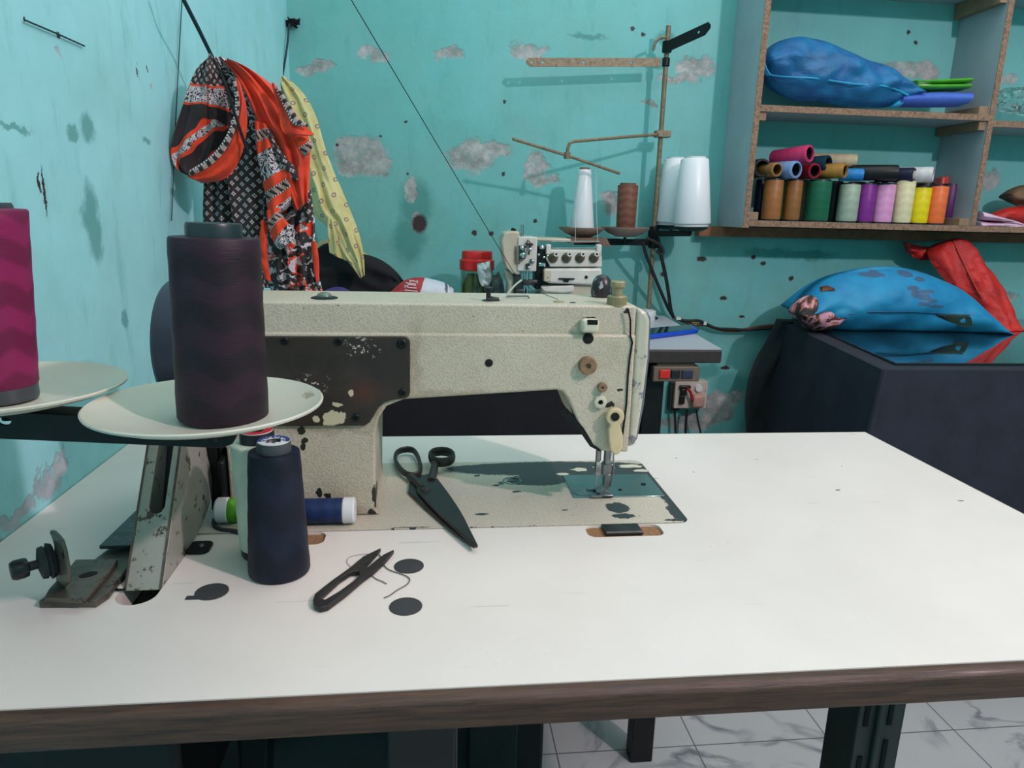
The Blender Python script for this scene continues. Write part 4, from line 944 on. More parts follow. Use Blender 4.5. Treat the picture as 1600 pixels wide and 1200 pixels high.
tag(mb.build('crumpled_tissue', plain('white_tissue', (222, 226, 226), .8), angle=60), 'crumpled white tissue stuffed in the clear cup, in front of the red-lidded jar', 'tissue')
a = at(756, 440, 1.44); mb = MB().lathe([(0,.001),(.020,.001),(.026,.10),(.0275,.10),(.0215,0),(0,0)], (a.x, 1.44, T), seg=28)
tag(mb.build('clear_cup', M['clearp']), 'cloudy clear plastic cup holding a white tissue, beside the jar', 'cup')
mb = sheet([at(a_, b_, 1.46) for a_, b_ in ((768,428),(764,445),(762,470),(762,492))], [at(a_, b_, 1.46) for a_, b_ in ((780,426),(787,440),(790,470),(790,492))], 14, 10, (0,-1,0), .02, .012, crump=.012, cs=40, seed=8, smooth=1)
tag(mb.build('grey_bag', plain('grey_plastic_bag', (112, 124, 120), .4, 0, .2, 30), angle=60), 'small crumpled grey plastic bag between the clear cup and the overlock', 'bag')
# cloth pile
mb = sheet([at(a_, b_, 1.57) for a_, b_ in ((470,470),(480,410),(500,382),(520,378),(560,395),(590,402),(614,418),(628,434),(634,446))], [at(a_, b_, 1.57) for a_, b_ in ((470,492),(500,492),(530,492),(560,492),(590,492),(610,492),(620,480),(626,462),(634,450))], 30, 16, (0,-1,0), .035, .03, folds=((.006,2,1.3,0),(.004,3,-2,1)), crump=.008, cs=18, seed=4, floor=T + .002)
tag(mb.build('black_cloth_heap', M['black_cloth'], angle=70), 'heap of black cloth behind the sewing machine, under the hanging scarves', 'cloth')
mb = sheet([at(a_, b_, 1.64) for a_, b_ in ((470,430),(485,390),(505,373),(530,372),(555,385),(590,408))], [at(a_, b_, 1.64) for a_, b_ in ((470,480),(500,480),(530,480),(560,480),(580,470),(592,440))], 20, 12, (0,-1,0), .02, .02, folds=((.004,2,1,0),), floor=T + .002)
tag(mb.build('beige_cloth', plain('beige_cloth', (190, 172, 126), .85), angle=70), 'beige folded cloth showing behind the black cloth heap', 'cloth')
mb = sheet([at(a_, b_, 1.455) for a_, b_ in ((500,458),(515,450),(530,447),(545,452),(552,462))], [at(a_, b_, 1.455) for a_, b_ in ((500,492),(515,492),(530,492),(545,492),(552,492))], 14, 8, (0,-1,0), .012, .01, crump=.005, cs=30, floor=T + .002)
tag(mb.build('blue_cloth', plain('violet_blue_cloth', (58, 52, 110), .8), angle=70), 'small violet blue cloth tucked in front of the black cloth heap', 'cloth')
# printed plastic sack
t = NT('printed_white_sack'); co = t.coord(); x = t.xyz(co)
ra = at(612, 462, 1.44); rb = at(658, 434, 1.44)
def bnd(v, a, b_): return t.math('MULTIPLY', t.math('GREATER_THAN', v, a), t.math('LESS_THAN', v, b_))
rx0, rx1 = at(622, 450, 1.44).x, at(659, 450, 1.44).x
dist_x = t.math('ADD', x[0], t.math('MULTIPLY', t.noise(co, 12, 2), .01))
zlow = T + .088
col = t.mix(bnd(t.math('ADD', dist_x, t.math('MULTIPLY', t.math('SUBTRACT', zlow + .03, x[2]), .35)), rx0 - .01, rx1 + .012), lin((196, 204, 214)), lin((168, 44, 52)))
mk = t.spots(co, [(at(697,447,1.44).x, 1.44, at(697,447,1.44).z, .004, .3, .022), (at(704,444,1.44).x, 1.44, at(704,444,1.44).z, .003, .3, .010), (at(712,450,1.44).x, 1.44, at(712,450,1.44).z, .004, .3, .018)], .012, 30, .2, 2)
col = t.mix(mk, col, lin((84, 88, 110)))
t.set(color=col, rough=.45); t.bump(t.noise(co, 40, 5), .5, .004)
mb = sheet([at(a_, b_, 1.46) for a_, b_ in ((590,470),(612,455),(625,442),(640,434),(660,433),(680,437),(700,443),(715,458),(722,475))], [at(a_, b_, 1.46) for a_, b_ in ((590,492),(612,494),(630,494),(645,494),(660,494),(680,494),(700,494),(712,494),(722,494))], 30, 14, (0,-1,0), .035, .02, folds=((.002,2,3,0),), crump=.003, cs=22, seed=9, floor=T + .002)
sack = tag(mb.build('printed_sack', t.m, angle=70), 'white plastic sack with a red panel and white print, right of the black cloth heap', 'sack')
mb = MB()
for L in (((632,453),(652,455)), ((632,449),(640,444),(650,446)), ((632,446),(638,449),(651,450)), ((634,442),(650,444)), ((640,437),(641,441)), ((640,438),(652,440)), ((652,438),(652,443)),):
    for (a0, a1) in zip(L, L[1:]): mb.beam(at(*a0, 1.421), at(*a1, 1.421), .0018, .0022)
mb.build('print', plain('white_print', (218, 214, 214), .6), sack, smooth=False)
# phone and round box
M['ph'] = plain('blue_phone_case', (20, 74, 190), .35, 0, .08)
a = onz(1010, 517, .0); c = onz(1086, 510, 0); d_ = onz(1088, 521, 0); e_ = onz(1012, 527, 0)
ph = thing('phone', 'phone in a bright blue case lying face up on the grey overlock table', 'phone', (a + d_) / 2)
q = [onz(x_, y_, .004) for x_, y_ in ((1004,518),(1082,511),(1091,519),(1010,529))]
mb = MB(); plate(mb, [(v.x, v.y) for v in q[::-1]], [], T + .001, T + .012); mb.build('phone_case', M['ph'], ph, smooth=False, bevel=.003, seg=3)
ce = sum(q, Vector()) / 4; q2 = [ce + (v - ce) * .86 for v in q]; mb = MB(); plate(mb, [(v.x, v.y) for v in q2[::-1]], [], T + .0118, T + .0126); scr = NT('phone_screen'); scr.set(color=lin((20, 34, 40)), rough=.08)
mb.build('phone_screen', scr.m, ph, smooth=False)
a = onz(1000, 500, 0); mb = MB().lathe([(0,0),(.041,0),(.042,.002),(.042,.024),(.040,.0265),(.0,.0265)], (a.x, a.y, T), seg=40); mb.lathe([(.0435,.016),(.0435,.027),(.041,.0285),(0,.0285)], (a.x, a.y, T), seg=40)
tag(mb.build('round_box', M['white_plastic']), 'small round white box on the grey table beside the phone', 'box')
# cables on the wall
M['cable'] = plain('black_cable', (30, 30, 32), .5); M['cable2'] = plain('brown_cable', (96, 62, 48), .6)
cb = lambda L, Y, r, m, lb, nm='cable': tag(MB().tube(smoothpts([at(a_, b_, (Y if not isinstance(Y, tuple) else Y[0] + (Y[1]-Y[0])*i_/(len(L)-1))) for i_, (a_, b_) in enumerate(L)]), r, 8).build(nm, m), lb, 'cable')
cb([(1004,375),(1008,395),(1018,420),(1030,450),(1043,480),(1050,492)], (1.56,1.655), .005, M['cable'], 'black cable slanting down across the stand pole to the table corner')
cb([(1028,372),(1033,400),(1040,430),(1045,460),(1048,485),(1052,495)], (1.60,1.66), .0055, M['cable'], 'black cable hanging just right of the overlock stand pole')
cb([(1052,496),(1068,502),(1085,508),(1100,506),(1115,512),(1130,516),(1150,517),(1170,514),(1190,510),(1212,508)], 1.662, .005, M['cable2'], 'brown twisted cable running along the wall towards the cutting table')
cb([(1056,498),(1075,502),(1092,500),(1105,507),(1120,514),(1145,514),(1165,516),(1190,514),(1212,513)], 1.656, .0045, M['cable'], 'dark cable twisted around the brown one along the wall')
cb([(1080,502),(1084,506),(1087,509),(1088,503)], 1.655, .0025, plain('yellow_wire', (150, 118, 40), .6), 'short yellowish wire loop in the wall cable bundle', 'wire')
mb = MB().box(*pbox(1057, 496, 1064, 500, 1.648, 1.66)); mb.box(*pbox(1100, 503, 1104, 508, 1.648, 1.66)); tag(mb.build('cable_clip', M['white_plastic']), 'white clips holding the twisted cables to the wall', 'clip')
sk = thing('socket_board', 'wooden socket board with switches and a red-wired plug on the wall under the grey table', 'socket', at(1078, 620, 1.67))
MB().box(*pbox(1049, 598, 1062, 642, 1.655, WY - .001)).build('back_board', M['dwood'], sk, bevel=.002)
MB().box(*pbox(1056, 596, 1103, 638, 1.640, WY - .001)).build('face_plate', plain('off_white_board', (196, 188, 176), .5, 0, .1, 40, wear=(110, 90, 76), ws=50, wt=.6), sk, bevel=.002)
mb = MB(); a = at(1072, 616, 1.632); 
mb.box(*pbox(1063, 603, 1080, 608, 1.628, 1.641)); mb.box(*pbox(1065, 608, 1073, 618, 1.628, 1.641)); mb.box(*pbox(1063, 618, 1070, 632, 1.630, 1.641)); mb.build('socket_block', M['black_plastic'], sk, bevel=.003)
a = at(1091, 606, 1.64); mb = MB().lathe([(0,0),(.012,0),(.011,.008),(0,.009)], a, (0,-1,0), 24); mb.build('round_switch', M['white_plastic'], sk)
mb = MB().box(*pbox(1084, 618, 1101, 638, 1.615, 1.641)); mb.build('plug', plain('pinkish_plug', (186, 150, 138), .5), sk, bevel=.008, seg=3)
mb = MB().tube(smoothpts([at(a_, b_, 1.622) for a_, b_ in ((1074,607),(1079,612),(1081,620),(1084,628),(1087,637))]), .0045); mb.build('red_wire', plain('red_wire', (170, 32, 48), .5), sk)
cb([(1088,640),(1090,655),(1093,668),(1098,690)], 1.63, .003, M['cable'], 'thin black cable hanging from the pink plug')
cb([(1074,640),(1072,655),(1071,672),(1072,692)], 1.64, .004, M['cable'], 'black cable hanging below the middle of the socket board')
cb([(1054,642),(1055,660),(1056,692)], 1.65, .004, M['cable'], 'black cable hanging from the dark left end of the socket board')
cb([(1026,598),(1022,625),(1014,655),(1008,690)], 1.20, .006, M['cable'], 'thick black cable falling from the switch box behind the machine head')
MB_ = MB().tube(smoothpts([at(a_, b_, 1.58) for a_, b_ in ((1010,372),(1030,380),(1038,392),(1034,400),(1026,392))]), .004); tag(MB_.build('cable', M['cable']), 'coiled black cable looped under the thread cones', 'cable')
# ================================================================== WALL SHELF
t = NT('grey_blue_board'); co = t.coord(); col = t.mix(t.ramp(t.noise(co, 7, 5), .35, .65), lin((150, 164, 172)), lin((164, 176, 182)))
col = t.mix(t.ramp(t.noise(t.scale(co, (10, 60, 10)), 5, 5, .7), .62, .7, 0, .5), col, lin((116, 118, 124))); t.set(color=col, rough=.45)
M['board'] = t.m
t = NT('raw_chipboard_edge'); co = t.coord(); col = t.mix(t.ramp(t.noise(co, 160, 4, .7), .35, .65), lin((106, 82, 66)), lin((156, 128, 104))); t.set(color=col, rough=.8); t.bump(t.noise(co, 200, 4), .5, .001)
M['chip'] = t.m
M['slat'] = plain('raw_wood_slat', (150, 124, 98), .7, 0, .25, 40, bump=.2)
sf = thing('hanging_shelf', 'grey-blue wall shelf with raw chipboard edges, fixed high on the teal wall at right', 'shelf', (1.9, 1.6, T + .27))
FY = 1.50; SX0, SXD, SX1 = 1.217, 1.884, 2.55
Z0, Z1, Z2 = T + .271, T + .582, T + .90
def bd(a, b_, name):   # board with its front edge strip
    MB().box(a, b_).build(name, M['board'], sf, smooth=False)
    mb = MB().box((a[0], FY - .0025, a[2]), (b_[0], FY - .0002, b_[2])); mb.build('front_edge', M['chip'], sf, smooth=False)
bd((SX0, FY, Z0 - .004), (SX0 + .016, WY - .001, T + 1.3), 'side_board')
bd((SXD, FY, Z0 + .0165), (SXD + .016, WY - .001, T + 1.3), 'divider_board')
bd((SX0 + .0165, FY, Z0), (SX1, WY - .001, Z0 + .016), 'shelf_board')
bd((SX0 + .0165, FY, Z1 - .016), (SXD - .0005, WY - .001, Z1), 'shelf_board')
bd((SXD + .0165, FY, Z1 - .030), (SX1, WY - .001, Z1 - .014), 'shelf_board')
bd((SX0 + .0165, FY, Z2), (SXD - .0005, WY - .001, Z2 + .016), 'shelf_board')
bd((SXD + .0165, FY, Z2), (SX1, WY - .001, Z2 + .016), 'shelf_board')
for zz_ in (Z1, Z2):
    MB().box((SXD - .021, FY + .004, zz_ - .040), (SXD - .0005, WY - .002, zz_ - .0165 if zz_ == Z1 else zz_ - .0005)).build('support_slat', M['slat'], sf, bevel=.001)
    MB().box((SX0 + .0165, FY + .004, zz_ - .038), (SX0 + .037, WY - .002, zz_ - .0165 if zz_ == Z1 else zz_ - .0005)).build('support_slat', M['slat'], sf, bevel=.001)
MB().box((SX0 + .0165, FY + .001, Z0 + .0165), (SX0 + .042, WY - .002, Z0 + .038)).build('support_slat', M['slat'], sf, bevel=.001)
MB().box((SXD - .030, FY + .004, Z0 + .0165), (SXD - .0005, WY - .002, Z0 + .036)).build('support_slat', M['slat'], sf, bevel=.001)
MB().box((SXD - .028, FY + .004, Z1 + .0005), (SXD - .0005, WY - .002, Z1 + .022)).build('support_slat', M['slat'], sf, bevel=.001)
bt = MB().box((1.150, 1.640, T + .238), (2.60, WY - .0005, T + .2665)); tag(bt.build('wall_batten', plain('old_wood_batten', (136, 92, 62), .7, 0, .3, 40)), 'long brown wooden batten on the wall carrying the shelf', 'batten')

# ------------------------------------------------ standing spools (front row, then those half hidden behind)
def th(n, c, lo=None): 
    if n not in M: M[n] = thread_mat(n, c, .022, .10, .42, lo, .12)
    return M[n]
def shelf_spool(px0, px1, ytop, color, label, yy=1.545, core='black_plastic', cap=.006, group='thread spools on the shelf'):
    a = at(px0, 345, yy); b_ = at(px1, 345, yy); r = (b_.x - a.x) / 2; cx = (a.x + b_.x) / 2
    zt_ = at((px0 + px1) / 2, ytop, yy).z; z0 = Z0 + .0163; h = zt_ - z0
    nm = 'thread_' + '_'.join('%d' % v for v in color)
    t = thing('thread_spool', label, 'thread spool', (cx, yy, z0), None, group)
    MB().lathe([(r*.5,.004),(r*.95,.004),(r,.007),(r,h-.006),(r*.95,h-.004),(r*.5,h-.004)], seg=32).build('wound_thread', th(nm, color), t, local=True)
    MB().lathe([(r*.4,0),(r*.93,0),(r*.94,.0042),(r*.5,.0042),(r*.5,h-.0042),(r*.9,h-.0042),(r*.88,h),(r*.55,h),(r*.50,h-.02)], seg=32).build('spool_core', M[core], t, local=True)
    return t
FR = [(1189,1217,279,(158,104,58),'brown thread spool, leftmost of the standing front row on the shelf'), (1223,1247,280,(142,96,52),'brown thread spool standing between light green and olive ones on the shelf'),
      (1257,1291,281,(30,104,76),'dark green thread spool standing on the shelf'), (1307,1336,286,(158,178,160),'pale sage green thread spool standing on the shelf'),
      (1336,1361,286,(126,44,140),'purple thread spool standing left of the pink one on the shelf'), (1362,1390,286,(222,160,206),'pink thread spool standing on the shelf'),
      (1393,1420,280,(222,220,176),'pale cream thread spool standing tall on the shelf, left of the yellow one'), (1420,1446,291,(232,216,20),'bright yellow thread spool standing on the shelf'),
      (1445,1472,289,(232,116,62),'orange thread spool standing on the shelf')]
for a in FR: shelf_spool(*a)
BK = [(1176,1192,280,(24,30,58),'dark navy thread spool standing behind the leftmost brown one',1.61), (1212,1236,282,(120,200,120),'light green thread spool peeping out behind two brown ones',1.595),
      (1240,1262,282,(104,102,84),'olive grey thread spool half hidden behind the dark green one',1.595), (1284,1310,283,(30,36,38),'black thread spool half hidden behind the dark green one',1.60),
      (1392,1412,286,(196,164,128),'beige thread spool half hidden behind the cream one',1.60), (1424,1450,285,(20,22,26),'black thread spool behind the bright yellow one',1.60),
      (1464,1490,287,(80,34,92),'dark purple thread spool, rightmost of the standing ones',1.60), (1318,1344,284,(36,34,38),'black thread spool behind the sage green and purple ones',1.605), (1350,1378,284,(40,30,48),'blackish plum thread spool behind the pink one',1.605)]
for a in BK: shelf_spool(*a[:5], yy=a[5])
# ------------------------------------------------ spools lying on top
def lying(px, py, rpx, color, label, d=(-.35, .93, 0), L=.10, yy=1.51, ri=.80, core=(24,28,30), r1=None):
    c = at(px, py, yy); r = rpx / CF * (c - CAM).dot(F2); ax = Vector(d).normalized()
    t = thing('thread_spool', label, 'thread spool', c, axrot(ax), 'thread spools on the shelf'); r1 = (r1 or 1) * r
    MB().lathe([(r*ri,.0),(r*.96,.0),(r,.003),(r1,L-.003),(r1*.95,L),(r1*ri,L)], seg=36).build('wound_thread', th('thread_' + '_'.join('%d' % v for v in color), color), t, local=True)
    MB().lathe([(r*ri,-.001),(r*ri,L),(r*ri*.95,L),(r*ri*.95,.06),(0,.058)], seg=28).build('core_tube', plain('tube_' + '_'.join('%d' % v for v in core), core, .6), t, local=True)
    MB().lathe([(r*ri*.93,-.002),(r*ri*1.04,-.002),(r*ri*1.04,.004),(r*ri*.93,.004)], seg=28, closed=True).build('tube_rim', th('thread_' + '_'.join('%d' % v for v in color), color), t, local=True)
    return t
lying(1191,262,14,(28,32,34),'black thread spool lying leftmost on top of the standing ones', (.08,.99,0), yy=1.53)
lying(1214,265,11,(160,120,70),'tan thread spool lying beside the light blue one', (-.25,.97,0), core=(110,70,40))
lying(1244,265,13.5,(130,164,212),'light blue thread spool lying open end out', (-.35,.93,0))
lying(1265,240,13.5,(206,62,112),'rose pink thread spool lying topmost, tilted', (-.48,.86,-.08), .11, yy=1.505)
lying(1273,267,12,(150,30,56),'crimson thread spool lying under the rose pink one', (-.2,.97,0), yy=1.525)
lying(1294,255,12.5,(26,64,80),'dark teal thread spool lying beside the cream striped one', (-.5,.85,-.05), yy=1.54)
lying(1320,267,11.5,(172,128,62),'golden brown thread spool lying open end out', (-.6,.8,0), yy=1.51)
lying(1338,252,11,(196,180,150),'cream and brown striped thread spool lying at the back', (-.86,.5,.03), .125, yy=1.56)
lying(1348,273,9.5,(36,130,200),'bright blue thread spool lying, only part showing', (-.9,.43,0), .06, yy=1.52)
lying(1402,270,12,(26,30,30),'long black thread spool lying sideways in the middle', (-.88,.47,0), .115, yy=1.50)
lying(1428,273,11,(34,40,66),'dark navy thread spool lying beside the white one', (-.6,.8,0), yy=1.52)
lying(1457,273,12,(214,214,216),'white thread spool lying rightmost, open end out', (-.72,.69,0), .095, yy=1.51)
t = NT('red_film'); t.set(color=lin((232, 84, 72)), rough=.3, trans=.3)
a = at(1462, 290, 1.64); b_ = at(1488, 277, 1.64)
tag(MB().box((a.x, 1.615, Z0 + .0165), (b_.x, 1.655, b_.z)).build('red_packet', t.m, bevel=.006, seg=3), 'translucent red packet behind the orange thread spool', 'packet')

# ------------------------------------------------ things on the middle board
M['bluebag'] = None
def cloth_mat(name, c, dk, rough=.45, tr=.0, bs=60, wk=.5, marks=None, mc_=(90,90,120), sheen=0, off=None):
    if marks and off is not None: marks = [(a[0]-off[0], a[1]-off[1], a[2]-off[2]) + tuple(a[3:]) for a in marks]
    t = NT(name); co = t.coord(); n1 = t.noise(co, 14, 4, .6)
    col = t.mix(t.ramp(n1, .35, .65), lin(dk), lin(c))
    if marks: col = t.mix(t.spots(co, marks, .006, 40, .10, 3), col, lin(mc_))
    t.set(color=col, rough=rough); 
    if sheen: t.set(sheen=sheen)
    w1 = t.noise(t.scale(co, (1, 1, 1.6)), bs * .35, 5, .6, dist=1.2); t.bump(w1, wk, .006)
    return t.m
bb = cloth_mat('thin_blue_fabric', (18, 116, 168), (20, 84, 142), .62, wk=.7, marks=[(at(1290,95,1.47).x,1.5,at(1290,95,1.47).z,.06,.4,.028),(at(1325,85,1.47).x,1.5,at(1325,85,1.47).z,.03,.4,.014)], mc_=(44, 104, 150), off=at(1300, 165, 1.58))
def skin(px, py, lift=.0015):
    "point of the last bag's front seen at a pixel"
    d = (R3 * ((px - 800) / CF) - U3 * ((py - 600) / CF) + F2).normalized(); best = None
    for v in SB:
        r_ = v - CAM; a_ = r_.dot(d); k_ = (r_ - d * a_).length
        if k_ < .016 and (best is None or a_ + k_ * 2 < best[0]): best = (a_ + k_ * 2, a_)
    if best is None: best = min(((( (v - CAM) - d * (v - CAM).dot(d)).length, (v - CAM).dot(d)) for v in SB))
    return CAM + d * (best[1] - lift)
bag = thing('blue_bag', 'stuffed thin blue fabric bag lying on the middle shelf board', 'bag', at(1300, 165, 1.58))
tp = [(1188,90),(1205,68),(1240,57),(1265,59),(1300,71),(1345,92),(1382,105),(1402,125),(1418,148)]
bt_ = [(1190,118),(1204,138),(1225,152),(1250,160),(1280,158),(1310,165),(1350,168),(1392,169),(1419,152)]
mb = sheet([at(a_, b_, 1.575) for a_, b_ in tp], [at(a_, b_, 1.575) for a_, b_ in bt_], 44, 26, (0,-1,0), .075, .06, folds=((.003,2,3,0),(.002,1,5,1)), crump=.009, cs=16, seed=3, floor=Z1 + .001)
SB = list(mb.v); mb.build('bag_body', bb, bag, angle=75)
cy = cloth_mat('cyan_seam', (30, 156, 200), (26, 140, 190))
sp_ = [skin(a_, b_) for a_, b_, y_ in ((1190,112,1.54),(1210,119,1.51),(1245,121,1.494),(1275,122,1.49),(1310,128,1.49),(1350,133,1.492),(1385,134,1.50),(1405,142,1.53),(1419,149,1.56))]
mb = MB().tube(smoothpts(sp_), .0026, 6); mb.build('seam', cy, bag)
mb = sheet([at(a_, b_, 1.53) for a_, b_ in ((1188,88),(1190,105),(1197,119))], [at(a_, b_, 1.52) for a_, b_ in ((1194,86),(1197,104),(1205,117))], 8, 4, (0,-1,0), .003, .003, smooth=1); mb.build('bag_lip', cy, bag)
mb = sheet([at(a_, b_, 1.53) for a_, b_ in ((1396,162),(1408,152),(1415,143),(1419,146))], [at(a_, b_, 1.53) for a_, b_ in ((1390,168),(1404,168),(1414,160),(1420,150))], 8, 6, (0,-1,0), .012, .01, smooth=1, crump=.003, floor=Z1+.001); mb.build('bag_corner', cy, bag)
pb_ = cloth_mat('periwinkle_fabric', (72, 112, 204), (66, 100, 196), .55, wk=.2)
mb = sheet([at(a_, b_, 1.56) for a_, b_ in ((1396,150),(1430,145),(1470,144),(1505,146))], [at(a_, b_, 1.56) for a_, b_ in ((1392,166),(1430,168),(1470,168),(1496,167))], 18, 8, (0,-1,0), .05, .05, pw=.35, smooth=1, floor=Z1+.001)
tag(mb.build('folded_blue_fabric', pb_, angle=60), 'folded periwinkle blue fabric on the middle shelf board, under the green packet', 'fabric')
gm = cloth_mat('green_packet_print', (88, 184, 48), (72, 160, 42), .35, wk=.2, marks=[(at(1445,131,1.52).x,1.52,at(1445,131,1.52).z,.020,.2,.0035),(at(1440,139.5,1.52).x,1.52,at(1440,139.5,1.52).z,.020,.2,.003)], mc_=(206, 226, 200))
for (a0, a1, lb) in ((((1418,133.6),(1440,133.6),(1470,133.4),(1501,133.2)), ((1418,143.5),(1440,143.5),(1470,143),(1500,142.5)), 'lower green printed packet lying on the folded blue fabric'), (((1418,128),(1440,127.5),(1470,125.5),(1502,124)), ((1418,134.5),(1440,134.3),(1470,133.8),(1503,133)), 'upper green printed packet, topmost beside the blue bag')):
    mb = sheet([at(a_, b_, 1.56) for a_, b_ in a0], [at(a_, b_, 1.56) for a_, b_ in a1], 16, 6, (0,-1,0), .045, .045, pw=.25, smooth=1)
    tag(mb.build('green_packet', gm, angle=60), lb, 'packet', 'green packets')
# right compartments
t = glass('crumpled_clear_film', (228, 240, 238), .12); nt = t.node_tree
mb = sheet([at(a_, b_, 1.56) for a_, b_ in ((1553,150),(1565,138),(1590,135),(1625,140),(1650,150))], [at(a_, b_, 1.56) for a_, b_ in ((1553,172),(1570,177),(1590,178),(1625,179),(1650,178))], 20, 12, (0,-1,0), .045, .03, crump=.012, cs=35, seed=12, smooth=1, floor=Z1 - .013)
tag(mb.build('clear_plastic_bag', t, angle=20), 'crumpled clear plastic bag on the right compartment of the shelf', 'bag')
pk = cloth_mat('pale_pink_print', (226, 206, 222), (196, 150, 180), .7, wk=.3, marks=[(at(1560,346,1.5).x,1.5,at(1560,346,1.5).z,.05,.3,.002)], mc_=(110,40,70))
for i, (a0, a1) in enumerate(((((1519,346),(1545,347),(1570,347),(1585,350)), ((1518,356),(1545,357),(1570,358),(1584,355))), (((1522,329),(1540,334),(1565,341),(1586,349)), ((1521,343),(1545,347),(1570,350),(1587,354))))):
    mb = sheet([at(a_, b_, 1.54) for a_, b_ in a0], [at(a_, b_, 1.54) for a_, b_ in a1], 16, 8, (0,-1,0), .04, .05, pw=.3, folds=((.002,2,1,0),), smooth=1, floor=Z0+.0165)
    tag(mb.build('folded_pink_fabric', pk, angle=60), ('lower' if i == 0 else 'upper') + ' fold of pale pink printed fabric on the bottom shelf at right', 'fabric', 'pink fabrics')
rd = cloth_mat('red_print_fabric', (206, 40, 30), (160, 28, 24), .6, marks=[(at(1590,343,1.5).x,1.5,at(1590,343,1.5).z,.022,.3,.006)], mc_=(30,26,30))
mb = sheet([at(a_, b_, 1.57) for a_, b_ in ((1545,336),(1565,326),(1590,322),(1620,322),(1640,330))], [at(a_, b_, 1.57) for a_, b_ in ((1548,341),(1570,346),(1595,352),(1620,356),(1640,356))], 16, 10, (0,-1,0), .03, .03, crump=.006, cs=30, smooth=1, floor=Z0+.0165)
tag(mb.build('red_fabric', rd, angle=70), 'red printed fabric heaped behind the pink one at the right edge of the shelf', 'fabric')
cm = cloth_mat('brown_camouflage_print', (120, 92, 60), (54, 48, 36), .7, marks=[(at(1592,303,1.5).x,1.5,at(1592,303,1.5).z,.014,.3,.006),(at(1600,312,1.5).x,1.5,at(1600,312,1.5).z,.02,.3,.004)], mc_=(26,28,24))
mb = sheet([at(a_, b_, 1.58) for a_, b_ in ((1574,303),(1582,293),(1600,288),(1625,290),(1640,300))], [at(a_, b_, 1.58) for a_, b_ in ((1576,312),(1584,321),(1600,325),(1625,326),(1640,320))], 14, 10, (0,-1,0), .03, .03, crump=.008, cs=40, smooth=1)
tag(mb.build('brown_fabric', cm, angle=70), 'brown and black patterned fabric bundle on top of the red one at the right edge', 'fabric')

# ================================================================== CUTTING TABLE
ct = thing('cutting_table', 'cutting table draped in dark navy cloth with a sheet of glass on top', 'table', (2.0, 1.3, 0))
M['navy_cloth'] = cloth_mat('dark_navy_cloth', (33, 39, 54), (25, 30, 42), .9, wk=.15)
NL = onz(1382, 573, 0); BL = onz(1223, 498, 0)
X1 = 3.0
TZ = T - .006
# cloth top and falls
mb = MB(); plate(mb, [(NL.x, NL.y), (X1, NL.y - .01), (X1, 1.66), (BL.x, 1.66)], [], TZ - .01, TZ); mb.build('cloth_top', M['navy_cloth'], ct, smooth=False, bevel=.004)
def fall(p, q, out_, name, amp=.006, k=5, zbot=.06, N=30, Kz=16, th_=.004, s0=(0,0), s1=(0,0)):
    mb = MB(); n_ = Vector((q[1] - p[1], -(q[0] - p[0]), 0)).normalized(); g = []; gb = []
    for i in range(N + 1):
        u = i / N; P_ = Vector((p[0] + (q[0]-p[0])*u, p[1] + (q[1]-p[1])*u, 0)); r_, rb_ = [], []
        for j in range(Kz + 1):
            w_ = j / Kz; z = TZ - .001 + (zbot - TZ) * w_; o_ = out_ * w_ + amp * math.sin(u * 2*PI*k + .8 * math.sin(u*9)) * min(1, w_ * 2.5)
            e0, e1 = max(0, 1 - u * 8) * w_, max(0, 1 - (1 - u) * 8) * w_; PS = P_ + Vector((s0[0] * e0 + s1[0] * e1, s0[1] * e0 + s1[1] * e1, z)); r_.append(mb.vert(PS + n_ * (o_ + .002))); rb_.append(mb.vert(PS + n_ * (o_ - th_)))
        g.append(r_); gb.append(rb_)
    for i in range(N):
        for j in range(Kz): mb.face((g[i][j], g[i+1][j], g[i+1][j+1], g[i][j+1])); mb.face((gb[i][j], gb[i][j+1], gb[i+1][j+1], gb[i+1][j]))
        mb.face((g[i][0], gb[i][0], gb[i+1][0], g[i+1][0])); mb.face((g[i][Kz], g[i+1][Kz], gb[i+1][Kz], gb[i][Kz]))
    for i in (0, N):
        for j in range(Kz): mb.face((g[i][j], g[i][j+1], gb[i][j+1], gb[i][j]))
    return mb.build(name, M['navy_cloth'], ct, angle=70)
fall((NL.x, NL.y), (X1, NL.y - .01), .03, 'cloth_front', .003, 3, s0=(-.085, 0))
fall((BL.x, 1.655), (NL.x, NL.y), .07, 'cloth_side', .007, 3, s1=(0, -.03))
mb = MB().tube([(NL.x + .001, NL.y, TZ - .002), (NL.x - .009, NL.y - .006, TZ - .06), (NL.x - .026, NL.y - .012, TZ - .2), (NL.x - .053, NL.y - .02, TZ - .45), (NL.x - .078, NL.y - .030, .08)], .007, 8); mb.build('cloth_corner_fold', M['navy_cloth'], ct)
gt_ = NT('table_glass'); gt_.set(color=lin((22, 34, 36)), rough=.03, spec=.9, coat=.6)
ga = onz(1300, 521, .0); gb_ = onz(1391, 567, 0)
mb = MB(); plate(mb, [(gb_.x + .012, gb_.y), (X1 - .01, gb_.y - .008), (X1 - .01, 1.66), (1.475, 1.66)], [], T - .0055, T); mb.build('glass_sheet', gt_.m, ct, smooth=False, bevel=.0008)
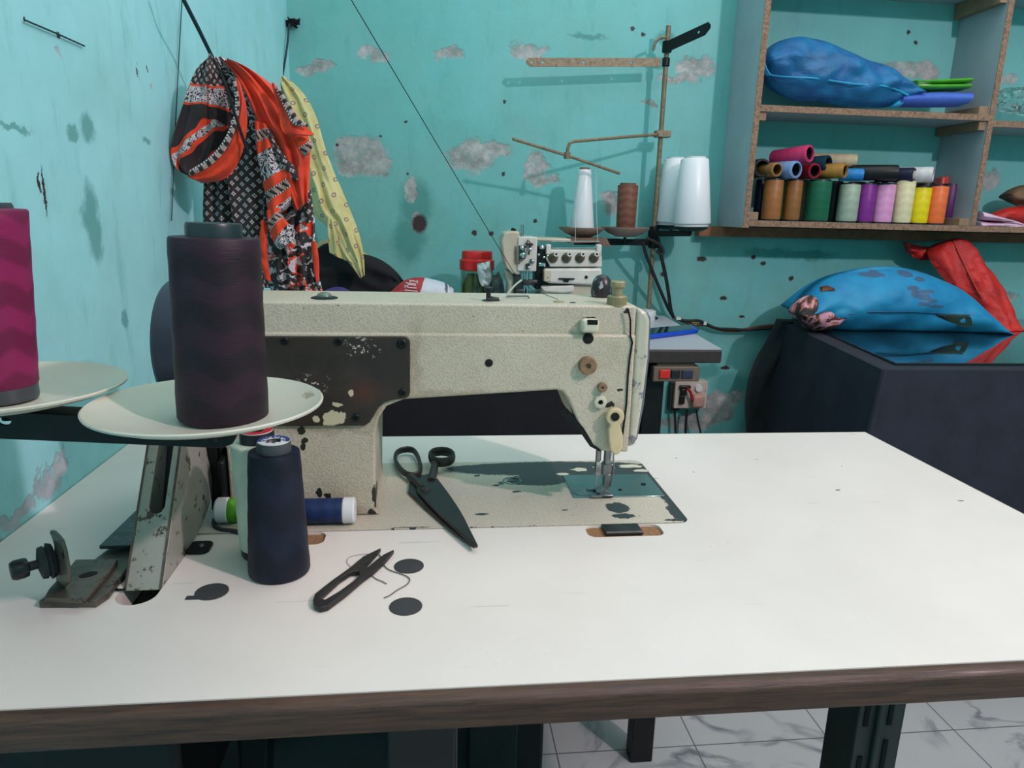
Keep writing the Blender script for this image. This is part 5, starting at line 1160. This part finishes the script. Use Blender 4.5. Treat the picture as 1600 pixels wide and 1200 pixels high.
# bags on it
bm_ = lambda x_, y_, w_, h_, k_=.0022: (at(x_, y_, 1.40).x, 1.40, at(x_, y_, 1.40).z, w_ * k_, .12, h_ * k_)
marks = [bm_(1417,449,9,3), bm_(1437,454,11,2.5), bm_(1418,457,7,5), bm_(1430,462,9,4), bm_(1442,467,8,2.5), bm_(1448,476,12,2.2), bm_(1428,472,9,3), bm_(1367,430,16,3), bm_(1375,428,6,4), bm_(1418,428,10,4), bm_(1435,436,8,3)]
blue2 = cloth_mat('turquoise_fabric', (18, 140, 184), (16, 122, 172), .6, wk=.25, marks=marks, mc_=(58, 92, 126), off=onz(1390, 519))
bg = thing('turquoise_bag', 'stuffed turquoise blue cloth bag with grey print lying on the glass of the cutting table', 'bag', onz(1390, 519))
tp = [(1243,478),(1255,458),(1275,440),(1305,427),(1340,419),(1385,415),(1425,420),(1460,432),(1495,450),(1520,475),(1535,498),(1544,516)]
bt_ = [(1246,488),(1265,505),(1290,517),(1320,521),(1360,522),(1400,523),(1430,523),(1460,523),(1490,523),(1515,522),(1530,520),(1544,518)]
mb = sheet([at(a_, b_, 1.46) for a_, b_ in tp], [at(a_, b_, 1.46) for a_, b_ in bt_], 50, 30, (0,-1,0), .10, .09, folds=((.0025,1,2,0),(.0025,2,4,1)), crump=.004, cs=12, seed=21, floor=T + .001)
SB = list(mb.v); mb.build('bag_body', blue2, bg, angle=75)
mb = MB().tube(smoothpts([skin(a_, b_) for a_, b_, y_ in ((1300,499,1.39),(1330,489,1.370),(1370,487,1.362),(1420,487,1.362),(1460,489,1.366),(1490,492,1.375),(1515,492,1.39))]), .0022, 6); mb.build('seam', cloth_mat('dark_blue_seam', (14, 84, 124), (14, 80, 118)), bg)
for L_, nm in ((((1466,493),(1502,491)), 'tear'),):
    mb = sheet([skin(a_, b_) for a_, b_ in ((1464,492),(1478,491),(1500,491),(1515,494))], [skin(a_, b_) for a_, b_ in ((1466,494),(1484,503),(1506,512),(1519,509))], 10, 8, (0,-1,0), .003, .006, crump=.002, cs=60, smooth=1); mb.build('tear', cloth_mat('dark_green_lining', (30, 62, 54), (16, 34, 34), .8), bg, angle=70)
mb = sheet([skin(a_, b_) for a_, b_ in ((1284,448),(1292,445),(1303,450))], [skin(a_, b_) for a_, b_ in ((1284,456),(1293,454),(1304,454))], 6, 6, (0,-1,0), .004, .02, crump=.002, cs=60, smooth=1); mb.build('tear', cloth_mat('orange_brown_patch', (150, 100, 70), (30, 24, 24), .8, bs=200), bg)
t = NT('multicolour_print'); co = t.coord(); v = t.n('TexVoronoi'); t.l(co, v.inputs['Vector']); v.inputs['Scale'].default_value = 30
rp = t.n('ValToRGB'); t.l(t.noise(co, 14, 3, .6, dist=1.0), rp.inputs[0]); rp.color_ramp.interpolation = 'CONSTANT'
for i, (p_, c_) in enumerate(((0, (38, 34, 38)), (.44, (62, 52, 46)), (.50, (168, 96, 84)), (.55, (196, 150, 168)), (.60, (84, 44, 50)), (.66, (150, 88, 58)))):
    e = rp.color_ramp.elements[i] if i < 2 else rp.color_ramp.elements.new(p_); e.position = p_; e.color = lin(c_)
t.set(color=rp.outputs[0], rough=.8)
mb = sheet([at(a_, b_, 1.42) for a_, b_ in ((1238,486),(1243,472),(1256,462),(1275,461),(1292,468),(1303,478),(1306,492))], [at(a_, b_, 1.42) for a_, b_ in ((1242,492),(1250,505),(1262,516),(1276,521),(1290,518),(1300,508),(1305,496))], 24, 16, (0,-1,0), .055, .03, crump=.004, cs=30, seed=5, floor=T + .001)
tag(mb.build('printed_fabric', t.m, angle=70), 'crumpled multicolour printed fabric poking out of the left end of the turquoise bag', 'fabric')
rb = thing('red_bag', 'slumped red fabric bag leaning behind the turquoise bag on the cutting table', 'bag', onz(1560, 515))
redm = cloth_mat('red_nonwoven_fabric', (204, 42, 36), (170, 30, 28), .6, wk=.45)
LL = [(1452,388),(1448,398),(1460,418),(1478,440),(1500,462),(1522,490),(1538,508),(1548,521)]; RR = [(1490,373),(1508,378),(1528,396),(1548,425),(1564,455),(1578,485),(1588,508),(1593,521)]
Yt = lambda i, n: 1.60 - .14 * i / (n - 1)
mb = sheet([at(a_, b_, Yt(i, 8)) for i, (a_, b_) in enumerate(LL)], [at(a_, b_, Yt(i, 8)) for i, (a_, b_) in enumerate(RR)], 34, 20, (0,-1,.2), .045, .02, folds=((.005,1.5,1,0),(.003,3,2,2)), crump=.010, cs=14, seed=31, floor=T + .001)
SB = list(mb.v); mb.build('bag_body', redm, rb, angle=60)
mb = MB().tube(smoothpts([skin(a_, b_) for a_, b_, y_ in ((1490,376,1.575),(1498,395,1.555),(1510,420,1.53),(1524,448,1.50),(1534,466,1.485))]), .0022, 6); mb.build('seam', redm, rb)
mb = sheet([at(a_, b_, 1.62) for a_, b_ in ((1412,377),(1425,381),(1445,386),(1468,384))], [at(a_, b_, 1.62) for a_, b_ in ((1418,392),(1428,404),(1445,408),(1470,402))], 14, 8, (0,-1,0), .010, .008, crump=.008, cs=40, seed=7, smooth=1); mb.build('bag_handle', redm, rb, angle=60)
# black bag slumped against the table side
blk = cloth_mat('black_green_quilt', (28, 36, 38), (18, 24, 26), .8, wk=.5)
mb = sheet([at(a_, b_, 1.60) for a_, b_ in ((1214,500),(1200,530),(1178,565),(1166,600),(1163,640),(1168,700),(1172,760))], [at(a_, b_, 1.60) for a_, b_ in ((1240,500),(1235,530),(1228,565),(1222,600),(1222,640),(1222,700),(1222,760))], 24, 12, (0,-1,0), .03, .03, folds=((.004,2,2,0),), crump=.004, cs=14, seed=13)
tag(mb.build('black_bundle', blk, angle=70), 'black quilted bundle slumped between the wall and the left side of the cutting table', 'bundle')

# ================================================================== SCARVES
def uvmat(name, fn, rough=.75, bump=True):
    t = NT(name); co = t.coord('UV'); x = t.xyz(co); col = fn(t, co, x); t.set(color=col, rough=rough, sheen=.15)
    ob = t.coord(); t.bump(t.noise(ob, 60, 5, .6), .25, .003); return t.m
ORG, BLK, WHT, BRN = lin((226, 66, 26)), lin((34, 28, 30)), lin((206, 200, 204)), lin((62, 46, 42))
def flower(t, x, sc=.016):
    u = t.math('MULTIPLY', x[0], 1 / sc); v = t.math('MULTIPLY', x[1], 1 / sc)
    a = t.math('ADD', u, v); b_ = t.math('SUBTRACT', u, v)
    fa = t.math('ABSOLUTE', t.math('SUBTRACT', t.math('FRACT', a), .5)); fb = t.math('ABSOLUTE', t.math('SUBTRACT', t.math('FRACT', b_), .5))
    # four petals: small diamonds around cell centres
    r = t.math('MAXIMUM', fa, fb); inner = t.math('MINIMUM', fa, fb)
    pet = t.math('MULTIPLY', t.math('LESS_THAN', r, .24), t.math('GREATER_THAN', inner, .035))
    lines = t.math('GREATER_THAN', r, .44)
    return pet, lines
def f_black(t, co, x):
    pet, ln = flower(t, x); col = t.mix(ln, BRN, BLK); return t.mix(pet, col, WHT)
def f_orange(t, co, x):
    return t.mix(t.ramp(t.noise(t.coord(), 30, 3), .4, .6), lin((206, 52, 20)), ORG)
def scroll(t, co, sc=90, th_=.045):
    n_ = t.noise(co, sc, 2, .5, dist=2.5); return t.ramp(t.math('ABSOLUTE', t.math('SUBTRACT', n_, .5)), th_ * .6, th_, 1, 0)
def f_scroll(t, co, x):
    n_ = t.noise(co, 28, 2, .5); base = t.mix(t.math('GREATER_THAN', n_, .60), BLK, ORG); return t.mix(scroll(t, co, 65, .06), base, WHT)
def f_paisley(t, co, x):     # black field, orange and white tongues running down, bands of scrollwork
    v = x[1]; u = x[0]
    warp = t.math('ADD', u, t.math('MULTIPLY', t.noise(co, 16, 2, .5), .06))
    w = t.math('ADD', warp, t.math('MULTIPLY', v, .75))
    fr = t.math('FRACT', t.math('MULTIPLY', w, 17.0))
    org = t.math('MULTIPLY', t.math('GREATER_THAN', fr, .45), t.math('LESS_THAN', fr, .93)); wh = t.math('MULTIPLY', t.math('GREATER_THAN', fr, .60), t.math('LESS_THAN', fr, .80))
    low = t.ramp(t.math('ADD', v, t.math('MULTIPLY', t.noise(co, 22, 2), .05)), .128, .131, 0, 1)
    col = t.mix(t.math('MULTIPLY', org, low), BLK, ORG); col = t.mix(t.math('MULTIPLY', wh, low), col, WHT)
    dots = t.math('MULTIPLY', t.math('MULTIPLY', wh, low), scroll(t, co, 110, .05)); col = t.mix(dots, col, BLK)
    band = t.math('MULTIPLY', t.math('GREATER_THAN', v, .052), t.math('LESS_THAN', v, .082))
    be = t.math('MULTIPLY', band, t.math('GREATER_THAN', t.math('ABSOLUTE', t.math('SUBTRACT', v, .067)), .012))
    topm = t.math('LESS_THAN', v, .052); pet, ln = flower(t, x, .013); tc = t.mix(pet, t.mix(ln, BRN, BLK), WHT)
    col = t.mix(topm, col, tc); col = t.mix(band, col, t.mix(scroll(t, co, 110, .09), BLK, WHT)); return t.mix(be, col, ORG)
def f_border(t, co, x):      # repeating: orange strip, chain border, orange, black scroll band (across v)
    v = t.math('MULTIPLY', t.math('ADD', x[1], t.math('MULTIPLY', x[0], .25)), 1 / .085); f_ = t.math('FRACT', v)
    col = t.mix(t.math('LESS_THAN', f_, .55), t.mix(scroll(t, co, 70, .07), BLK, WHT), ORG)
    bd_ = t.math('MULTIPLY', t.math('GREATER_THAN', f_, .18), t.math('LESS_THAN', f_, .36)); ch_ = t.math('GREATER_THAN', t.math('SINE', t.math('MULTIPLY', t.math('SUBTRACT', x[0], x[1]), 500)), -.2)
    c2 = t.mix(ch_, BLK, lin((168, 140, 130))); e_ = t.math('GREATER_THAN', t.math('ABSOLUTE', t.math('SUBTRACT', f_, .27)), .065); saw = t.math('GREATER_THAN', t.math('SINE', t.math('MULTIPLY', x[0], 1600)), 0)
    c2 = t.mix(e_, c2, t.mix(saw, BLK, WHT)); return t.mix(bd_, col, c2)
def f_chain(t, co, x):
    f_ = x[0]; ch_ = t.math('GREATER_THAN', t.math('SINE', t.math('MULTIPLY', x[1], 520)), -.1)
    c = t.mix(ch_, BLK, lin((168, 150, 144))); saw = t.math('GREATER_THAN', t.math('SINE', t.math('MULTIPLY', x[1], 1500)), 0)
    e_ = t.math('GREATER_THAN', t.math('ABSOLUTE', t.math('SUBTRACT', f_, .008)), .0045); return t.mix(e_, c, t.mix(saw, BLK, WHT))
def f_floral(t, co, x):
    n_ = t.noise(co, 32, 3, .5); c = t.mix(t.math('GREATER_THAN', n_, .56), BLK, ORG); n2 = t.noise(co, 75, 3, .6, dist=1.0)
    return t.mix(t.ramp(n2, .52, .56), c, WHT)
SM = {k_: uvmat('scarf_' + k_, f_) for k_, f_ in dict(black=f_black, orange=f_orange, scroll=f_scroll, paisley=f_paisley, border=f_border, chain=f_chain, floral=f_floral).items()}
sc = thing('printed_scarf', 'orange, black and white printed scarf hanging bunched from a dark cord near the left wall', 'scarf', at(335, 92, .78))
def SP(L, y0, y1=None): 
    y1 = y0 if y1 is None else y1; n_ = len(L); return [at(a_, b_, y0 + (y1 - y0) * i / (n_ - 1)) for i, (a_, b_) in enumerate(L)]
NV = (.15, -1, .1)
def sp(name, A, B, y, m, front=.02, back=.003, folds=(), crump=.003, N=40, Mx=20, seed=1, y1=None, cs=25, yb=None, pw=.5):
    mb = sheet(SP(A, y, y1), SP(B, yb if yb is not None else y, y1), N, Mx, NV, front, back, folds=folds, crump=crump, cs=cs, seed=seed, pw=pw); return mb.build(name, SM[m], sc, angle=75)
# long black centre fall, behind
sp('black_fall', [(325,150),(320,220),(318,290),(316,350),(325,420),(345,480)], [(385,150),(400,220),(404,300),(408,360),(412,420),(412,480)], .80, 'black', .016, .003, ((.006,3,.3,0),(.003,5,.6,1)), seed=2)
sp('black_fall', [(352,110),(350,180),(352,260),(362,340),(380,400),(400,450)], [(392,130),(412,190),(428,260),(432,330),(420,400),(425,450)], .765, 'black', .012, .003, ((.004,2,.5,0),), seed=3)
# bunched upper lobe
sp('paisley_fold', [(333,93),(312,103),(300,122),(290,150),(280,180),(268,215),(264,245),(276,268),(300,276)], [(336,93),(352,105),(366,130),(374,165),(378,200),(374,235),(362,262),(342,278),(318,284)], .735, 'paisley', .030, .010, ((.004,3,.4,0),(.003,5,-.4,2)), seed=4, yb=.78, pw=.6)
sp('orange_fold', [(368,120),(376,165),(366,205),(346,240),(322,262),(292,276)], [(376,130),(388,175),(384,220),(372,258),(352,282),(318,286)], .700, 'orange', .010, .006, ((.002,2,1,0),), seed=5, yb=.715)
sp('chain_border', [(364,128),(369,165),(360,200),(342,232),(320,252),(296,266)], [(369,126),(376,166),(368,205),(350,240),(326,262),(298,275)], .690, 'chain', .003, .003, seed=6, Mx=8)
# right side: scroll strip from the knot, orange lobes
sp('scroll_fold', [(336,92),(352,120),(372,160),(392,200),(404,240)], [(352,92),(378,115),(402,150),(420,190),(432,232)], .755, 'scroll', .012, .004, ((.003,2,1,0),), seed=7)
sp('orange_fold', [(350,98),(368,118),(386,150),(400,185),(412,215),(426,245),(440,290),(462,330)], [(366,99),(398,112),(430,135),(456,170),(474,195),(486,220),(484,270),(482,315)], .735, 'orange', .020, .006, ((.004,2.5,.8,0),(.003,4,-.5,1)), seed=8, N=46)
sp('corner_flap', [(424,132),(430,150),(436,180),(440,206),(452,212)], [(430,133),(446,158),(462,178),(478,198),(492,210)], .700, 'orange', .006, .003, ((.002,1,1,0),), seed=9)
sp('chain_border', [(430,137),(440,160),(450,180),(457,196),(478,198)], [(437,136),(448,156),(460,174),(468,188),(482,194)], .692, 'chain', .002, .002, seed=10, Mx=8, N=24)
sp('corner_flap', [(462,214),(464,226),(470,238),(476,244)], [(474,212),(484,218),(491,226),(484,238)], .712, 'border', .005, .003, seed=11, N=20, Mx=10)
# lower banded part
sp('banded_fold', [(398,190),(400,230),(406,270),(414,300),(420,340),(424,370)], [(424,200),(440,240),(456,270),(466,300),(460,318),(440,330)], .728, 'border', .014, .004, ((.003,2,1,0),), seed=12)
sp('dark_strip', [(414,202),(428,235),(444,262),(456,282)], [(422,206),(440,238),(462,262),(471,280)], .715, 'black', .006, .003, seed=13, Mx=10, N=24)
sp('banded_fold', [(416,330),(420,360),(430,385),(440,392),(452,380)], [(436,325),(446,345),(460,356),(458,370),(460,378)], .715, 'border', .010, .003, ((.002,2,1,0),), seed=14, N=24)
sp('orange_strip', [(408,345),(404,380),(406,410),(414,436)], [(416,345),(418,380),(418,410),(424,440)], .722, 'orange', .006, .003, seed=15, N=24, Mx=10)
sp('floral_hem', [(410,310),(412,350),(414,400),(418,440),(430,470)], [(486,300),(492,340),(492,380),(496,420),(508,472)], .758, 'floral', .018, .004, ((.005,4,.5,0),(.003,7,.3,1)), seed=16, Mx=28)
sp('orange_strip', [(486,380),(488,400),(490,425),(494,440)], [(494,378),(498,400),(499,425),(498,440)], .733, 'orange', .004, .003, seed=17, N=20, Mx=8)
sp('dark_fold', [(476,300),(474,330),(478,350)], [(486,296),(490,325),(490,345)], .735, 'black', .008, .003, seed=18, N=20, Mx=10)
M['cord'] = plain('dark_teal_cord', (22, 52, 62), .7)
tag(MB().tube([at(272, -40, .66), at(287, 0, .68), at(310, 45, .73), at(334, 94, .775)], .0028, 8).build('twine', M['cord']), 'dark teal cord from above holding up the printed scarf', 'cord')
tag(MB().tube(smoothpts([at(334, 93, .705), at(350, 125, .70), at(362, 160, .69), at(374, 200, .69), at(388, 240, .70)]), .0022, 8).build('twine', M['black_cloth']), 'thin black cord trailing down over the front of the printed scarf', 'cord')
tag(MB().tube([onx(285, -10, .004), onx(280, 80, .004), onx(274, 200, .004), onx(268, 345, .004)], .0008, 6).build('twine', M['cord']), 'fine dark thread hanging straight down the left wall beside the scarf', 'thread')
tag(MB().tube([onx(38, 31, .003), onx(90, 53, .003), onx(132, 72, .003)], .0009, 6).build('wall_wire', M['cord']), 'thin dark wire lying slantwise on the upper left wall', 'wire')
# yellow scarf
def f_yel(t, co, x):
    base = t.mix(t.ramp(t.noise(t.coord(), 20, 3), .4, .6), lin((196, 184, 122)), lin((214, 202, 142)))
    u = t.math('MULTIPLY', x[0], 1 / .036); v = t.math('MULTIPLY', x[1], 1 / .036); row = t.math('FLOOR', v)
    fu = t.math('SUBTRACT', t.math('FRACT', t.math('ADD', u, t.math('MULTIPLY', t.math('FRACT', t.math('MULTIPLY', row, .5)), 1.0))), .5); fv = t.math('SUBTRACT', t.math('FRACT', v), .5)
    r = t.math('SQRT', t.math('ADD', t.math('MULTIPLY', fu, fu), t.math('MULTIPLY', fv, fv)))
    ring = t.math('MULTIPLY', t.math('LESS_THAN', r, .17), t.math('GREATER_THAN', r, .09)); dot = t.math('LESS_THAN', r, .09)
    return t.mix(dot, t.mix(ring, base, lin((128, 112, 84))), lin((206, 178, 170)))
ym = uvmat('yellow_dotted_voile', f_yel, .6)
ys = thing('yellow_scarf', 'pale yellow scarf with small ring pattern hanging from the nail in the corner', 'scarf', at(440, 120, 1.60))
A = [(432,120),(426,150),(440,200),(470,250),(484,300),(490,340),(512,352),(528,390),(545,410),(556,425),(564,434)]
B = [(446,120),(462,132),(480,152),(496,185),(506,225),(520,265),(536,300),(550,335),(562,365),(569,400),(570,430)]
mb = sheet([at(a_, b_, 1.60 - .12 * i_ / 10) for i_, (a_, b_) in enumerate(A)], [at(a_, b_, 1.60 - .12 * i_ / 10) for i_, (a_, b_) in enumerate(B)], 60, 24, (0,-1,0), .030, .004, folds=((.006,2.5,.8,0),(.004,4,-.6,1)), crump=.004, cs=20, seed=41)
mb.build('scarf_cloth', ym, ys, angle=75)
mb = sheet([at(a_, b_, 1.50) for a_, b_ in ((512,340),(511,360),(513,380),(515,395))], [at(a_, b_, 1.50) for a_, b_ in ((524,345),(534,370),(544,395),(548,410))], 20, 12, (0,-1,0), .012, .004, folds=((.004,2,.5,0),), seed=42, smooth=1); mb.build('hem_fold', ym, ys, angle=75)
nl = at(455, 34, WY)
nw = thing('wall_nail', 'nail with a wad of black thread knotted on it, high in the wall corner', 'nail', nl)
mb = MB().cyl(nl + Vector((0, .005, 0)), nl + Vector((0, -.04, 0)), .0025, seg=10); mb.build('nail_shaft', M['dark_steel'], nw)
mb = MB(); rr = random.Random(4)
for i in range(9):
    c0 = nl + Vector((rr.uniform(-.016, .016), -.012 - rr.uniform(0, .02), rr.uniform(-.010, .006))); pts = [c0 + Vector((rr.uniform(-.02,.02), rr.uniform(-.008,.008), rr.uniform(-.01,.01))) for _ in range(5)]
    mb.tube(smoothpts(pts), .0026, 6)
mb.build('thread_wad', M['black_cloth'], nw)
tag(MB().tube(smoothpts([at(452, 38, 1.655), at(450, 60, 1.63), at(447, 85, 1.61), at(441, 122, 1.59)]), .0026, 8).build('twine', M['cord']), 'dark cord from the corner nail holding the yellow scarf', 'cord')
tag(MB().tube(smoothpts([at(446, 40, 1.66), at(440, 60, 1.64), at(430, 90, 1.60), at(421, 122, 1.59)]), .0016, 8).build('twine', M['cord']), 'thinner dark string slanting left from the corner nail', 'cord')
# sewing thread coming down to the machine
tip = gt[-1]
tag(MB().tube([at(540, -15, .14), at(745, 330, .27), at(803, 426, .335), tip], .00035, 5).build('sewing_thread', plain('black_sewing_thread', (16, 18, 20), .6)), 'fine black sewing thread slanting down to the guide wire on top of the machine', 'thread')
tag(MB().tube([tip, at(830, 452, gt[-1].y), onz(872, 468, .2105)], .0003, 5).build('sewing_thread', plain('black_sewing_thread2', (16, 18, 20), .6)), 'short length of black thread from the guide wire tip to the machine top', 'thread')
